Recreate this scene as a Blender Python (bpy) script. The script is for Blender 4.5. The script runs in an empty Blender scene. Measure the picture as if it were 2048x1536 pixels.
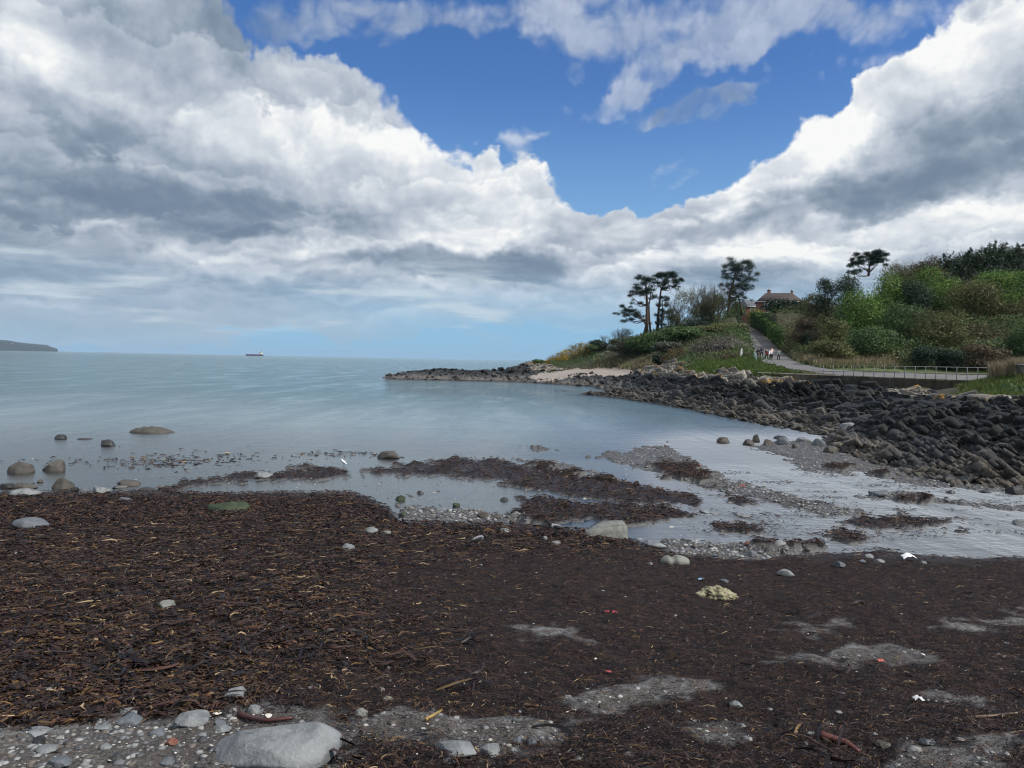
import bpy, bmesh, math, random
import numpy as np
from mathutils import Vector, Matrix, Euler
R = math.radians
scene = bpy.context.scene
COL = scene.collection
rng = np.random.default_rng(7)
random.seed(7)

# ------------------------------------------------------------------ camera
CZ, FPX, PITCH, ROLL = 4.8, 1538.0, 1.79, 1.11
cam_d = bpy.data.cameras.new('camera'); cam = bpy.data.objects.new('camera', cam_d); COL.objects.link(cam)
cam_d.sensor_width = 36; cam_d.lens = 36*FPX/2048; cam_d.clip_start = .05; cam_d.clip_end = 60000
CROT = Matrix.Rotation(R(90-PITCH), 3, 'X') @ Matrix.Rotation(R(ROLL), 3, 'Z')
cam.matrix_world = Matrix.Translation((0, 0, CZ)) @ CROT.to_4x4()
scene.camera = cam
CR = np.array(CROT)

def ray(px, py):
    d = CR @ np.array([(px-1024)/FPX, (768-py)/FPX, -1.0])
    return d/d[1]
def P(px, py, D):                       # point seen at a pixel, at a forward distance D
    d = ray(px, py); return np.array([d[0]*D, D, CZ+d[2]*D])
def PZ(px, py, z):                      # point seen at a pixel, at height z
    d = ray(px, py); D = (z-CZ)/d[2]; return np.array([d[0]*D, D, z])
def proj(X, Y, Z):
    X = np.asarray(X, float); Y = np.asarray(Y, float); Z = np.asarray(Z, float)
    c = CR.T @ np.stack([X.ravel(), Y.ravel(), (Z-CZ).ravel()])
    w = np.where(-c[2] > .05, -c[2], .05)
    return (1024+FPX*c[0]/w).reshape(X.shape), (768-FPX*c[1]/w).reshape(X.shape)

# ------------------------------------------------------------------ noise
def _hash(ix, iy, seed):
    h = (ix.astype(np.int64)*374761393 + iy.astype(np.int64)*668265263 + seed*1274126177) & 0xffffffff
    h = ((h ^ (h >> 13))*1274126177) & 0xffffffff
    h = ((h ^ (h >> 16))*2246822519) & 0xffffffff
    return (h ^ (h >> 15)) & 0xffffffff
def rnd(ix, iy, seed=0):
    return _hash(np.floor(ix), np.floor(iy), seed)/4294967295.0
def perlin(x, y, seed=0):
    x = np.asarray(x, float); y = np.asarray(y, float)
    ix = np.floor(x); iy = np.floor(y); fx = x-ix; fy = y-iy
    u = fx*fx*fx*(fx*(fx*6-15)+10); v = fy*fy*fy*(fy*(fy*6-15)+10)
    def g(a, b):
        t = _hash(ix+a, iy+b, seed)*(2*math.pi/4294967295.0)
        return np.cos(t)*(fx-a)+np.sin(t)*(fy-b)
    n = (g(0, 0)*(1-u)+g(1, 0)*u)*(1-v)+(g(0, 1)*(1-u)+g(1, 1)*u)*v
    return n*1.5
def fbm(x, y, octaves=4, seed=0, gain=.5):
    s = 0; a = 1; f = 1
    for k in range(octaves):
        s = s+a*perlin(x*f+13.7*k, y*f-7.3*k, seed+k); a *= gain; f *= 2.03
    return s
def sstep(a, b, x):
    t = np.clip((x-a)/(b-a), 0, 1); return t*t*(3-2*t)

# ------------------------------------------------------------------ object helpers
def tag(o, label=None, cat=None, group=None, kind=None):
    if label: o['label'] = label
    if cat: o['category'] = cat
    if group: o['group'] = group
    if kind: o['kind'] = kind
    return o
def link(o, parent=None):
    COL.objects.link(o)
    if parent is not None: o.parent = parent
    return o
def empty(name, loc, rz=0.0, parent=None):
    o = bpy.data.objects.new(name, None); o.location = loc; o.rotation_euler = (0, 0, rz)
    o.empty_display_size = .1
    return link(o, parent)
def mesh_np(name, V, F, mat=None, parent=None, smooth=False, cols=None, vcols=None, midx=None, loc=None):
    """V (n,3); F (m,k) int or list of such; cols: per-face rgb -> 'Col'; vcols: dict name -> per-vertex rgb(a)/float"""
    me = bpy.data.meshes.new(name)
    Fs = F if isinstance(F, list) and len(F) and isinstance(F[0], np.ndarray) else [F]
    Fs = [np.asarray(f, dtype=np.int32) for f in Fs if len(f)]
    V = np.asarray(V, dtype=np.float32)
    me.vertices.add(len(V)); me.vertices.foreach_set('co', V.ravel())
    nl = sum(f.size for f in Fs); npoly = sum(len(f) for f in Fs)
    me.loops.add(nl); me.polygons.add(npoly)
    me.loops.foreach_set('vertex_index', np.concatenate([f.ravel() for f in Fs]))
    starts = []; s = 0
    for f in Fs:
        starts.append(s+np.arange(len(f))*f.shape[1]); s += f.size
    me.polygons.foreach_set('loop_start', np.concatenate(starts).astype(np.int32))
    me.update(calc_edges=True); 
    if smooth: me.polygons.foreach_set('use_smooth', np.ones(npoly, bool))
    mats = mat if isinstance(mat, (list, tuple)) else [mat]
    for m in mats:
        if m is not None: me.materials.append(m)
    if midx is not None: me.polygons.foreach_set('material_index', np.asarray(midx, np.int32))
    if cols is not None:
        a = me.attributes.new('Col', 'FLOAT_COLOR', 'FACE')
        c = np.ones((npoly, 4), np.float32); c[:, :3] = cols; a.data.foreach_set('color', c.ravel())
    if vcols:
        for k, arr in vcols.items():
            arr = np.asarray(arr, np.float32)
            if arr.ndim == 1:
                a = me.attributes.new(k, 'FLOAT', 'POINT'); a.data.foreach_set('value', arr)
            else:
                c = np.ones((len(V), 4), np.float32); c[:, :arr.shape[1]] = arr
                a = me.attributes.new(k, 'FLOAT_COLOR', 'POINT'); a.data.foreach_set('color', c.ravel())
    me.validate(); me.update()
    o = bpy.data.objects.new(name, me)
    if loc is not None: o.location = loc
    return link(o, parent)
class MB:
    """collects shapes for ONE mesh"""
    def __init__(s): s.v = []; s.f = {}; s.c = {}; s.n = 0
    def add(s, V, F, col=None):
        V = np.asarray(V, float); F = np.asarray(F, int)
        s.v.append(V); k = F.shape[1]
        s.f.setdefault(k, []).append(F+s.n); s.n += len(V)
        s.c.setdefault(k, []).append(np.tile(np.asarray(col if col is not None else (1, 1, 1), float), (len(F), 1)))
    def box(s, c, size, rot=None, col=None, taper=1.0):
        x, y, z = [q/2 for q in size]
        V = np.array([(-x, -y, -z), (x, -y, -z), (x, y, -z), (-x, y, -z), (-x*taper, -y*taper, z), (x*taper, -y*taper, z), (x*taper, y*taper, z), (-x*taper, y*taper, z)])
        if rot is not None: V = V @ np.array(Euler(rot).to_matrix()).T
        s.add(V+np.asarray(c), [(0, 3, 2, 1), (4, 5, 6, 7), (0, 1, 5, 4), (1, 2, 6, 5), (2, 3, 7, 6), (3, 0, 4, 7)], col)
    def tube(s, pts, rad, n=8, col=None, cap=True):
        pts = np.asarray(pts, float); rad = np.broadcast_to(np.asarray(rad, float), (len(pts),))
        T = np.gradient(pts, axis=0); T /= np.linalg.norm(T, axis=1)[:, None]+1e-9
        V = []
        up = np.array([0, 0, 1.0]) if abs(T[0][2]) < .9 else np.array([1.0, 0, 0])
        for p, t, r in zip(pts, T, rad):
            a = np.cross(up, t); a /= np.linalg.norm(a)+1e-9; b = np.cross(t, a); up = b
            an = np.arange(n)*2*math.pi/n
            V.append(p+r*(np.cos(an)[:, None]*a+np.sin(an)[:, None]*b))
        V = np.concatenate(V); F = []
        for i in range(len(pts)-1):
            for j in range(n):
                k = (j+1) % n; F.append((i*n+j, i*n+k, (i+1)*n+k, (i+1)*n+j))
        if cap:
            V = np.concatenate([V, pts[:1], pts[-1:]]); a = len(pts)*n; o = (len(pts)-1)*n
            s.add(V, F, col); base = s.n-len(V)
            T3 = [(base+a, base+(j+1) % n, base+j) for j in range(n)]+[(base+a+1, base+o+j, base+o+(j+1) % n) for j in range(n)]
            s.f.setdefault(3, []).append(np.array(T3)); s.c.setdefault(3, []).append(np.tile(np.asarray(col if col is not None else (1, 1, 1), float), (len(T3), 1)))
        else: s.add(V, F, col)
    def build(s, name, mat, parent=None, smooth=False, loc=None):
        ks = sorted(s.f)
        F = [np.concatenate(s.f[k]) for k in ks]; C = np.concatenate([np.concatenate(s.c[k]) for k in ks])
        return mesh_np(name, np.concatenate(s.v), F, mat, parent, smooth, cols=C, loc=loc)

# ------------------------------------------------------------------ node helpers
class NB:
    def __init__(s, tree): s.t = tree; s.n = tree.nodes; s.l = tree.links
    def new(s, typ, **kw):
        n = s.n.new(typ)
        for k, v in kw.items(): setattr(n, k, v)
        return n
    def set(s, sock, v):
        if v is None: return
        if isinstance(v, bpy.types.NodeSocket): s.l.new(v, sock)
        else:
            if sock.type == 'RGBA' and not isinstance(v, (int, float)) and len(v) == 3: v = (*v, 1)
            if sock.type == 'VECTOR' and isinstance(v, (int, float)): v = (v, v, v)
            sock.default_value = v
    def m(s, op, a, b=None, c=None, clamp=False):
        n = s.new('ShaderNodeMath', operation=op, use_clamp=clamp)
        for i, v in enumerate((a, b, c)):
            if v is not None: s.set(n.inputs[i], v)
        return n.outputs[0]
    def v(s, op, a, b=None, scale=None):
        n = s.new('ShaderNodeVectorMath', operation=op)
        s.set(n.inputs[0], a)
        if b is not None: s.set(n.inputs[1], b)
        if scale is not None: s.set(n.inputs['Scale'], scale)
        return n.outputs['Value'] if op in ('LENGTH', 'DOT_PRODUCT', 'DISTANCE') else n.outputs[0]
    def ss(s, x, a, b, lo=0.0, hi=1.0, typ='SMOOTHSTEP'):
        n = s.new('ShaderNodeMapRange', interpolation_type=typ)
        s.set(n.inputs[0], x); s.set(n.inputs[1], a); s.set(n.inputs[2], b); s.set(n.inputs[3], lo); s.set(n.inputs[4], hi)
        return n.outputs[0]
    def mix(s, f, a, b, blend='MIX'):
        n = s.new('ShaderNodeMix', data_type='RGBA', blend_type=blend)
        s.set(n.inputs[0], f); s.set(n.inputs[6], a); s.set(n.inputs[7], b)
        return n.outputs[2]
    def noise(s, vec, scale, detail=4, rough=.5, dist=0.0, typ='FBM', lac=2.0, dim='3D'):
        n = s.new('ShaderNodeTexNoise', noise_dimensions=dim)
        try: n.noise_type = typ
        except Exception: pass
        if vec is not None: s.set(n.inputs['Vector'], vec)
        s.set(n.inputs['Scale'], scale); s.set(n.inputs['Detail'], detail); s.set(n.inputs['Roughness'], rough)
        s.set(n.inputs['Distortion'], dist); s.set(n.inputs['Lacunarity'], lac)
        return n
    def vor(s, vec, scale, feature='F1', detail=0, rough=.5, dim='3D', rand=1.0):
        n = s.new('ShaderNodeTexVoronoi', feature=feature, voronoi_dimensions=dim)
        s.set(n.inputs['Vector'], vec); s.set(n.inputs['Scale'], scale)
        if 'Detail' in n.inputs: s.set(n.inputs['Detail'], detail); s.set(n.inputs['Roughness'], rough)
        s.set(n.inputs['Randomness'], rand)
        return n
    def xyz(s, x, y, z):
        n = s.new('ShaderNodeCombineXYZ')
        for i, q in enumerate((x, y, z)): s.set(n.inputs[i], q)
        return n.outputs[0]
    def sep(s, v):
        n = s.new('ShaderNodeSeparateXYZ'); s.set(n.inputs[0], v); return n.outputs
    def ramp(s, fac, stops, interp='LINEAR'):
        n = s.new('ShaderNodeValToRGB'); n.color_ramp.interpolation = interp
        el = n.color_ramp.elements
        while len(el) < len(stops): el.new(.5)
        for e, (p, c) in zip(el, stops):
            e.position = p; e.color = (*c, 1) if len(c) == 3 else c
        s.set(n.inputs[0], fac); return n.outputs[0]
    def attr(s, name):
        return s.new('ShaderNodeAttribute', attribute_name=name).outputs
    def mapping(s, vec, loc=(0, 0, 0), rot=(0, 0, 0), scale=(1, 1, 1), typ='POINT'):
        n = s.new('ShaderNodeMapping', vector_type=typ); s.set(n.inputs[0], vec)
        n.inputs[1].default_value = loc
        if typ in ('POINT', 'TEXTURE'): n.inputs[2].default_value = rot; n.inputs[3].default_value = scale
        return n.outputs[0]
def new_mat(name):
    m = bpy.data.materials.new(name); m.use_nodes = True
    m.node_tree.nodes.clear(); b = NB(m.node_tree)
    out = b.new('ShaderNodeOutputMaterial'); bs = b.new('ShaderNodeBsdfPrincipled')
    b.l.new(bs.outputs[0], out.inputs[0])
    return m, b, bs, out
def coord(b, kind='Object'): return b.new('ShaderNodeTexCoord').outputs[kind]
def bump(b, bs, h, strength=.5, dist=.1):
    n = b.new('ShaderNodeBump'); b.set(n.inputs['Height'], h); n.inputs['Strength'].default_value = strength; n.inputs['Distance'].default_value = dist
    b.l.new(n.outputs[0], bs.inputs['Normal']); return n
def paint(name, col, rough=.6, var=.15, scale=8.0, metal=0.0, bumpd=0.0, attr=False):
    m, b, bs, _ = new_mat(name)
    co = coord(b)
    n = b.noise(co, scale, 5, .6)
    base = b.attr('Col')[0] if attr else (*col, 1)
    d = b.ss(n.outputs[0], .3, .7, 1-var, 1+var, 'LINEAR')
    c = b.mix(1.0, base, b.xyz(d, d, d), 'MULTIPLY')
    b.set(bs.inputs['Base Color'], c); bs.inputs['Roughness'].default_value = rough; bs.inputs['Metallic'].default_value = metal
    if bumpd: bump(b, bs, n.outputs[0], .6, bumpd)
    return m
# ------------------------------------------------------------------ sky, clouds and sun
SUN_EL, SUN_AZ = 46.0, 112.0     # azimuth clockwise from +Y (behind the viewer, to the right)
scene.view_settings.view_transform = 'Standard'; scene.view_settings.look = 'None'
scene.view_settings.exposure = 0.0; scene.view_settings.gamma = 1.0
world = bpy.data.worlds.new('World'); scene.world = world; world.use_nodes = True
wt = world.node_tree; wt.nodes.clear(); w = NB(wt)
sky = w.new('ShaderNodeTexSky', sky_type='NISHITA'); sky.sun_disc = False
sky.sun_elevation = R(SUN_EL); sky.sun_rotation = R(SUN_AZ); sky.air_density = 1.0; sky.dust_density = .4; sky.ozone_density = 2.0; sky.altitude = 0
g = coord(w, 'Generated')
d3 = w.v('NORMALIZE', g)
x, y, z = w.sep(d3)
az = w.m('ARCTAN2', x, y); el = w.m('ARCSINE', z)
elc = w.m('MAXIMUM', el, 0.0)
def azel(px, py):
    r = ray(px, py); n = r/np.linalg.norm(r); return math.atan2(n[0], n[1]), math.asin(n[2])
# cloud noise space: squeezed near the horizon like a layer seen in perspective
vv = w.m('MULTIPLY', w.m('LOGARITHM', w.m('ADD', elc, .11), math.e), .47)
uu = az
q = w.xyz(uu, vv, 0.0)
wn = w.noise(q, 5.0, 2, .5, dim='2D')
qw = w.v('ADD', q, w.v('SCALE', w.v('SUBTRACT', wn.outputs[1], (.5, .5, .5)), scale=.09))
macro_uv = w.v('ADD', w.xyz(az, el, 0.0), w.v('MULTIPLY', w.v('SUBTRACT', w.noise(w.xyz(az, el, 0.0), 9.0, 5, .58, dim='2D').outputs[1], (.5, .5, .5)), (.085, .075, 0)))
def blob(cx, cy, rx, ry, rot, inner=.45):
    a, e = azel(cx, cy)
    n = w.new('ShaderNodeTexGradient', gradient_type='SPHERICAL'); t = n.texture_mapping
    t.vector_type = 'TEXTURE'; t.translation = (a, e, 0); t.rotation = (0, 0, R(-rot)); t.scale = (rx*1.18/FPX, ry*1.18/FPX, 1)
    w.set(n.inputs[0], macro_uv)
    return w.ss(n.outputs['Fac'], 0.0, 1-inner, 0.0, 1.0)
def total(blobs, start=0.0):
    acc = start
    for bl in blobs:
        amp = bl[5]; k = blob(*bl[:5], *(bl[6:7]))
        acc = w.m('MULTIPLY_ADD', k, amp, acc)
    return acc
# (px, py, rx, ry, rotation clockwise in the view, weight)
COVER = [
    (100, 190, 365, 300, 0, .95), (250, 20, 260, 110, 0, .6), (690, 225, 165, 95, 18, .6), (555, 340, 310, 225, 10, .85), (250, 420, 700, 230, 0, .8), (900, 420, 270, 130, 5, .85),
    (-500, 200, 500, 500, 0, .9), (1130, 520, 420, 120, 0, .8), (600, 540, 900, 120, 0, .75), (1400, 520, 420, 140, -6, .8),
    (1630, 410, 300, 150, -18, .85), (1730, 335, 200, 110, -30, .5), (1980, 330, 420, 230, 0, .95), (2100, 110, 190, 190, -40, .9), (1830, 215, 200, 80, -16, .7),
    (2000, 480, 500, 130, 0, .7), (1560, 570, 400, 110, 0, .7), (1180, 600, 330, 70, 0, .6), (350, 610, 560, 90, 0, .62), (1130, 640, 190, 34, 0, .5),
    (150, 660, 620, 50, 0, .45), (1010, 690, 300, 16, 0, .4), (800, 640, 120, 24, -4, .55), (2500, 300, 500, 500, 0, .9), (640, 640, 260, 30, 0, .45),
    (970, 290, 80, 36, 0, .55), (1030, 345, 90, 50, 20, .5),
]
HOLES = [(1130, 190, 360, 130, 20, -.6), (1270, 340, 190, 80, 10, -.5), (830, 100, 300, 70, 12, -.5), (1600, 190, 160, 80, -35, -.4), (1800, 258, 60, 26, 0, -.85), (870, 608, 130, 26, -4, -.6), (960, 655, 330, 22, 0, -.4),
    (720, 685, 300, 20, 0, -.35)]
VEIL = [(700, 60, 120, 40, 0, .4), (950, 30, 120, 40, 0, .4), (1330, 20, 380, 90, 5, .9), (1640, 70, 330, 90, 8, .75), (640, 30, 330, 60, 0, .7), (900, 10, 260, 60, 0, .75), (1420, 110, 200, 50, -20, .7), (1800, 20, 200, 60, 0, .5),
    (1300, 150, 90, 50, -30, .8), (1230, 210, 75, 36, -20, .95), (1390, 222, 150, 36, -12, .95), (1265, 250, 60, 22, -25, .7), (1240, 100, 70, 60, 0, .4), (1090, 245, 80, 36, -15, .7), (1050, 290, 70, 30, 0, .6), (1345, 347, 50, 30, -20, .75),
    (1490, 180, 34, 26, 0, .7), (510, 90, 70, 100, 20, .7), (800, 150, 80, 50, 0, .35), (1140, 140, 40, 20, 20, .4), (1110, 60, 90, 70, 0, .5)]
cov = total(COVER+HOLES)
over = w.m('MAXIMUM', w.ss(el, .5, .8, 0.0, .85), w.ss(y, .35, -.1, 0.0, .85))      # broken cloud overhead and behind
cov = w.m('MINIMUM', w.m('ADD', cov, over), 1.5)
def billow(vec, sc):
    n = w.vor(vec, sc, 'F1', 2, .6, dim='2D'); return w.m('SUBTRACT', 1.0, n.outputs['Distance'])
SUNOFF = (.007, .013, 0)
def dens(vec, oct):
    a = w.noise(vec, 8.0, oct, .58, dim='2D').outputs[0]
    b_ = w.m('ADD', w.m('MULTIPLY', billow(vec, 26.0), .6), w.m('MULTIPLY', billow(vec, 10.0), .7))
    b_ = w.m('SUBTRACT', b_, .22)
    return w.m('ADD', w.m('MULTIPLY', w.m('SUBTRACT', a, .5), 1.5), w.m('MULTIPLY', w.m('SUBTRACT', b_, .6), .55))
d0 = dens(qw, 8); d1 = dens(w.v('ADD', qw, SUNOFF), 6)
thick = w.m('ADD', w.m('SUBTRACT', cov, .33), w.m('MULTIPLY', d0, .95))
left = w.ss(az, .08, -.38)
alpha = w.m('MULTIPLY', w.ss(thick, -.1, .28, 0.0, 1.0), w.m('MAXIMUM', w.ss(elc, .01, .12, .15, 1.0), w.m('MULTIPLY', left, w.ss(elc, -.01, .04, .5, .9))))
def puff(vec, sc):                      # each billow is bright above and grey below
    n = w.vor(vec, sc, 'SMOOTH_F1', 0, dim='2D'); n.inputs['Smoothness'].default_value = .35
    return w.m('MULTIPLY', w.sep(w.v('SUBTRACT', vec, n.outputs['Position']))[1], sc)
qp = w.v('ADD', q, w.v('SCALE', w.v('SUBTRACT', w.noise(q, 16.0, 5, .62, dim='2D').outputs[1], (.5, .5, .5)), scale=.10))
pf = w.m('ADD', w.m('MULTIPLY', puff(qp, 7.0), .30), w.m('MULTIPLY', puff(qp, 17.0), .17))
# light: tops and sun-side edges bright, bases grey
SHADE = [
    (330, 60, 210, 110, -10, -.30), (520, 60, 130, 80, 0, -.06), (190, 150, 170, 60, 10, .30), (40, 110, 110, 60, 0, .2), (60, 260, 260, 90, 0, -.22),
    (700, 215, 190, 100, 15, .26), (850, 290, 140, 80, 20, .16), (560, 300, 150, 60, 0, .12), (300, 350, 330, 70, 0, -.2), (420, 425, 380, 48, 3, -.55), (60, 400, 260, 30, 0, -.25), (60, 490, 220, 70, 0, -.5), (450, 480, 220, 22, 0, -.35),
    (150, 425, 130, 24, 8, .2), (520, 500, 330, 22, -3, .28), (620, 480, 60, 30, -30, .3), (940, 465, 130, 60, -5, .48), (1020, 370, 110, 60, 20, .34), (640, 440, 60, 30, 0, .15),
    (930, 535, 260, 34, 0, -.55), (1100, 520, 180, 24, 0, -.3), (620, 570, 220, 22, 0, -.4), (560, 545, 160, 16, 0, .16), (770, 583, 180, 16, -6, .42), (350, 540, 260, 26, 0, .05), (260, 580, 420, 34, 0, -.3), (230, 615, 180, 12, 2, .22), (90, 605, 90, 10, 3, .2),
    (1560, 310, 170, 90, -25, .5), (1720, 290, 140, 70, 10, .4), (1660, 390, 250, 40, -6, -.22), (1540, 370, 130, 30, -8, -.15), (1930, 340, 200, 70, 10, -.45), (1800, 360, 170, 60, 0, -.3),
    (1760, 180, 150, 60, -20, .25), (1980, 60, 130, 110, -35, .4), (1900, 190, 180, 60, -20, -.12), (1990, 225, 200, 40, -8, -.35),
    (1230, 490, 130, 44, -12, .34), (1350, 440, 90, 40, -20, .1), (1570, 430, 80, 50, 0, -.34), (1470, 450, 110, 22, -10, -.28), (1490, 425, 60, 20, 0, .2), (1690, 415, 80, 24, 0, .18), (1530, 520, 120, 50, 0, .46), (1300, 540, 170, 30, -4, .25), (1950, 400, 160, 40, 5, .2),
    (1850, 470, 320, 36, -6, .3), (1400, 480, 110, 30, -10, -.2), (1650, 570, 260, 40, 0, -.42), (1420, 560, 160, 30, 0, -.3), (1130, 570, 240, 24, 0, -.3), (1160, 605, 170, 30, 0, .3), (1760, 505, 130, 30, 0, .04),
    (1390, 220, 150, 44, -10, -.35), (1230, 200, 80, 36, -20, .2), (1260, 255, 60, 30, -20, -.25), (800, 636, 90, 14, -4, .3), (720, 60, 330, 70, 0, -.3),
]
va = w.m('ADD', total(VEIL, .16), w.m('MULTIPLY', d0, 1.4))
veil = w.ss(va, .3, 1.3, 0.0, .55)
sh = total([(*t[:5], t[5]*.66) for t in SHADE], .60)
sh = w.m('ADD', sh, w.m('MULTIPLY', w.m('SUBTRACT', d0, d1), .22))
sh = w.m('ADD', sh, w.m('MULTIPLY', d0, .12))
sh = w.m('ADD', sh, pf)
# thin edges take on more light
sh = w.m('ADD', sh, w.ss(thick, .5, .05, 0.0, .12))
sh = w.m('ADD', sh, w.m('MULTIPLY', over, .4))
stops = [(-.4, (.15, .21, .30)), (0.0, (.19, .255, .345)), (.22, (.265, .335, .425)), (.45, (.42, .48, .57)), (.62, (.54, .595, .67)), (.82, (.73, .77, .82)), (1.0, (.95, .96, .95))]
cloud = w.ramp(w.m('DIVIDE', w.m('ADD', sh, .4), 1.4), [((a_+.4)/1.4, c_) for a_, c_ in stops])
skyc = w.v('SCALE', sky.outputs[0], scale=.095)
sr, sg, sb = w.sep(skyc)
blue = w.xyz(w.m('MULTIPLY', w.m('POWER', sr, 1.2), .86), w.m('MULTIPLY', sg, 0.90), w.m('MULTIPLY', sb, 1.34))
# pale air low over the sea
hz = w.ss(elc, .36, .0, 0.0, .92)
blue = w.mix(hz, blue, (.27, .52, .74, 1))
cloud = w.mix(w.ss(elc, .15, .0, 0.0, .88), cloud, w.mix(left, (.34, .51, .66, 1), (.36, .47, .585, 1)))
sn = w.noise(w.xyz(w.m('MULTIPLY', az, 5.0), w.m('MULTIPLY', el, 42.0), 0.0), 1.0, 5, .55, dim='2D').outputs[0]
streak = w.m('MULTIPLY', w.ss(sn, .46, .72, 0.0, .6), w.m('MULTIPLY', w.ss(elc, .015, .05), w.ss(elc, .14, .10)))
scol = w.mix(w.ss(sn, .5, .7), (.40, .51, .63, 1), (.66, .74, .80, 1))
fin = w.mix(w.m('MAXIMUM', alpha, veil), blue, cloud)
fin = w.mix(streak, fin, scol)
fin = w.mix(w.ss(el, 0.0, -.02), fin, (.10, .14, .16, 1))
bg = w.new('ShaderNodeBackground'); w.set(bg.inputs[0], fin); bg.inputs[1].default_value = 1.0
wo = w.new('ShaderNodeOutputWorld'); w.l.new(bg.outputs[0], wo.inputs[0])
sun_d = bpy.data.lights.new('sun', 'SUN'); sun_d.energy = 4.4; sun_d.angle = R(6); sun_d.color = (1, .95, .88)
sun = bpy.data.objects.new('sun', sun_d); COL.objects.link(sun)
_sd = Vector((math.sin(R(SUN_AZ))*math.cos(R(SUN_EL)), math.cos(R(SUN_AZ))*math.cos(R(SUN_EL)), math.sin(R(SUN_EL))))
sun.rotation_euler = _sd.to_track_quat('Z', 'Y').to_euler()

scene.cycles.use_adaptive_sampling = True; scene.cycles.use_denoising = True; scene.cycles.sample_clamp_indirect = 4; scene.cycles.caustics_reflective = False; scene.cycles.caustics_refractive = False; scene.cycles.filter_width = 1.15; scene.cycles.adaptive_threshold = .01; scene.cycles.adaptive_min_samples = 8
world.cycles.sampling_method = 'MANUAL'; world.cycles.sample_map_resolution = 512
# ------------------------------------------------------------------ polygons in plan, drawn as seen from the viewpoint
def poly_sd(px, py, poly, ys=2.2):
    """signed distance (positive inside) to a polygon, rows counted ys times"""
    x = px; y = py*ys; n = len(poly)
    d = np.full(np.shape(px), 1e18); ins = np.zeros(np.shape(px), bool)
    for i in range(n):
        x0, y0 = poly[i]; x1, y1 = poly[(i+1) % n]; y0 *= ys; y1 *= ys
        ex, ey = x1-x0, y1-y0; t = np.clip(((x-x0)*ex+(y-y0)*ey)/(ex*ex+ey*ey+1e-9), 0, 1)
        d = np.minimum(d, (x-x0-t*ex)**2+(y-y0-t*ey)**2)
        c = (y0 > y) != (y1 > y)
        with np.errstate(divide='ignore', invalid='ignore'):
            ins ^= c & (x < ex*(y-y0)/(ey if ey else 1e-9)+x0)
    return np.where(ins, 1, -1)*np.sqrt(d)
def horizon(px): return 699.9+.0194*px
# ------------------------------------------------------------------ beach
EDGE = [(-900, 985), (0, 985), (300, 985), (700, 986), (770, 1010), (800, 1043), (1000, 1050), (1180, 1062), (1300, 1092), (1500, 1110), (1750, 1105), (2048, 1118), (3000, 1160)]
def zwater(X, Y):
    t = X/Y; px = 1024+FPX*t
    return np.clip(.0263*(37-Y), 0, .62)*sstep(200, 800, px)
def solve_zw(px, py):
    D = 30.0
    for _ in range(40):
        d = ray(px, py); z = float(zwater(np.array(d[0]*D), np.array(D))); Dn = (z-CZ)/d[2]; D = .5*D+.5*min(Dn, 200)
    return D
_ex = np.array([ray(*e)[0] for e in EDGE]); _ed = np.array([solve_zw(*e) for e in EDGE])
KELP = [([(300, 978), (420, 952), (560, 940), (640, 931), (728, 955), (600, 962), (430, 968), (330, 988)], 0), 
        ([(728, 940), (840, 925), (950, 914), (1060, 928), (1180, 955), (1290, 972), (1418, 1000), (1400, 1016), (1300, 1012), (1180, 1002), (1080, 985), (1000, 968), (900, 955), (750, 952)], 0),
        ([(1000, 985), (1200, 1000), (1330, 1008), (1410, 1038), (1330, 1050), (1250, 1062), (1180, 1045), (1100, 1060), (1000, 1040), (1040, 1015)], -9),
        ([(1640, 1052), (1700, 1038), (1800, 1030), (1930, 1042), (1880, 1056), (1760, 1062)], -2), ([(1290, 932), (1370, 922), (1455, 962), (1400, 972), (1320, 955)], -2),
        ([(1680, 1052), (1600, 1080), (1760, 1086), (1740, 1070)], -8), ([(1890, 1066), (1925, 1056), (1950, 1064), (1920, 1070)], 3), ([(1650, 1080), (1700, 1072), (1760, 1086), (1700, 1092)], 0),
        ([(1460, 1000), (1500, 992), (1520, 1010), (1470, 1016)], 0), ([(1640, 930), (1710, 936), (1690, 950), (1640, 946)], 0), ([(1735, 945), (1790, 950), (1780, 956), (1740, 954)], 2), ([(1850, 950), (2000, 958), (1960, 968), (1860, 962)], -2),
        ([(1360, 1035), (1520, 1040), (1560, 1080), (1440, 1075)], -16), ([(1450, 1095), (1560, 1085), (1620, 1100), (1560, 1115)], -4), ([(1770, 990), (1880, 1000), (1860, 1015), (1790, 1012)], -8), ([(1580, 1085), (1680, 1090), (1650, 1110), (1560, 1110)], -6)]
GRAVEL = [([(1175, 913), (1270, 896), (1340, 887), (1368, 910), (1460, 960), (1560, 985), (1700, 1015), (1770, 1030), (1650, 1036), (1560, 1012), (1440, 987), (1340, 957), (1250, 932)], 0),
          ([(1030, 894), (1080, 889), (1130, 900), (1060, 904)], -2), ([(1000, 912), (1120, 922), (1215, 952), (1300, 978), (1180, 968), (1060, 938)], -3),
          ([(1470, 892), (1600, 880), (1750, 896), (1900, 945), (2048, 960), (2300, 985), (2300, 1010), (2048, 988), (1850, 976), (1700, 945), (1560, 915)], 0),
          ([(1540, 912), (1620, 915), (1730, 940), (1700, 956), (1600, 946)], -6), ([(1680, 988), (1800, 984), (2048, 1008), (2300, 1030), (2300, 1050), (2048, 1030), (1880, 1012), (1740, 1006)], -9),
          ([(770, 1000), (900, 1010), (1030, 1020), (1120, 1050), (1000, 1056), (790, 1048)], -15), ([(660, 1070), (800, 1060), (900, 1090), (760, 1105), (680, 1100)], -4), ([(1300, 1075), (1450, 1085), (1700, 1100), (1500, 1125), (1330, 1110)], -4)]
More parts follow.
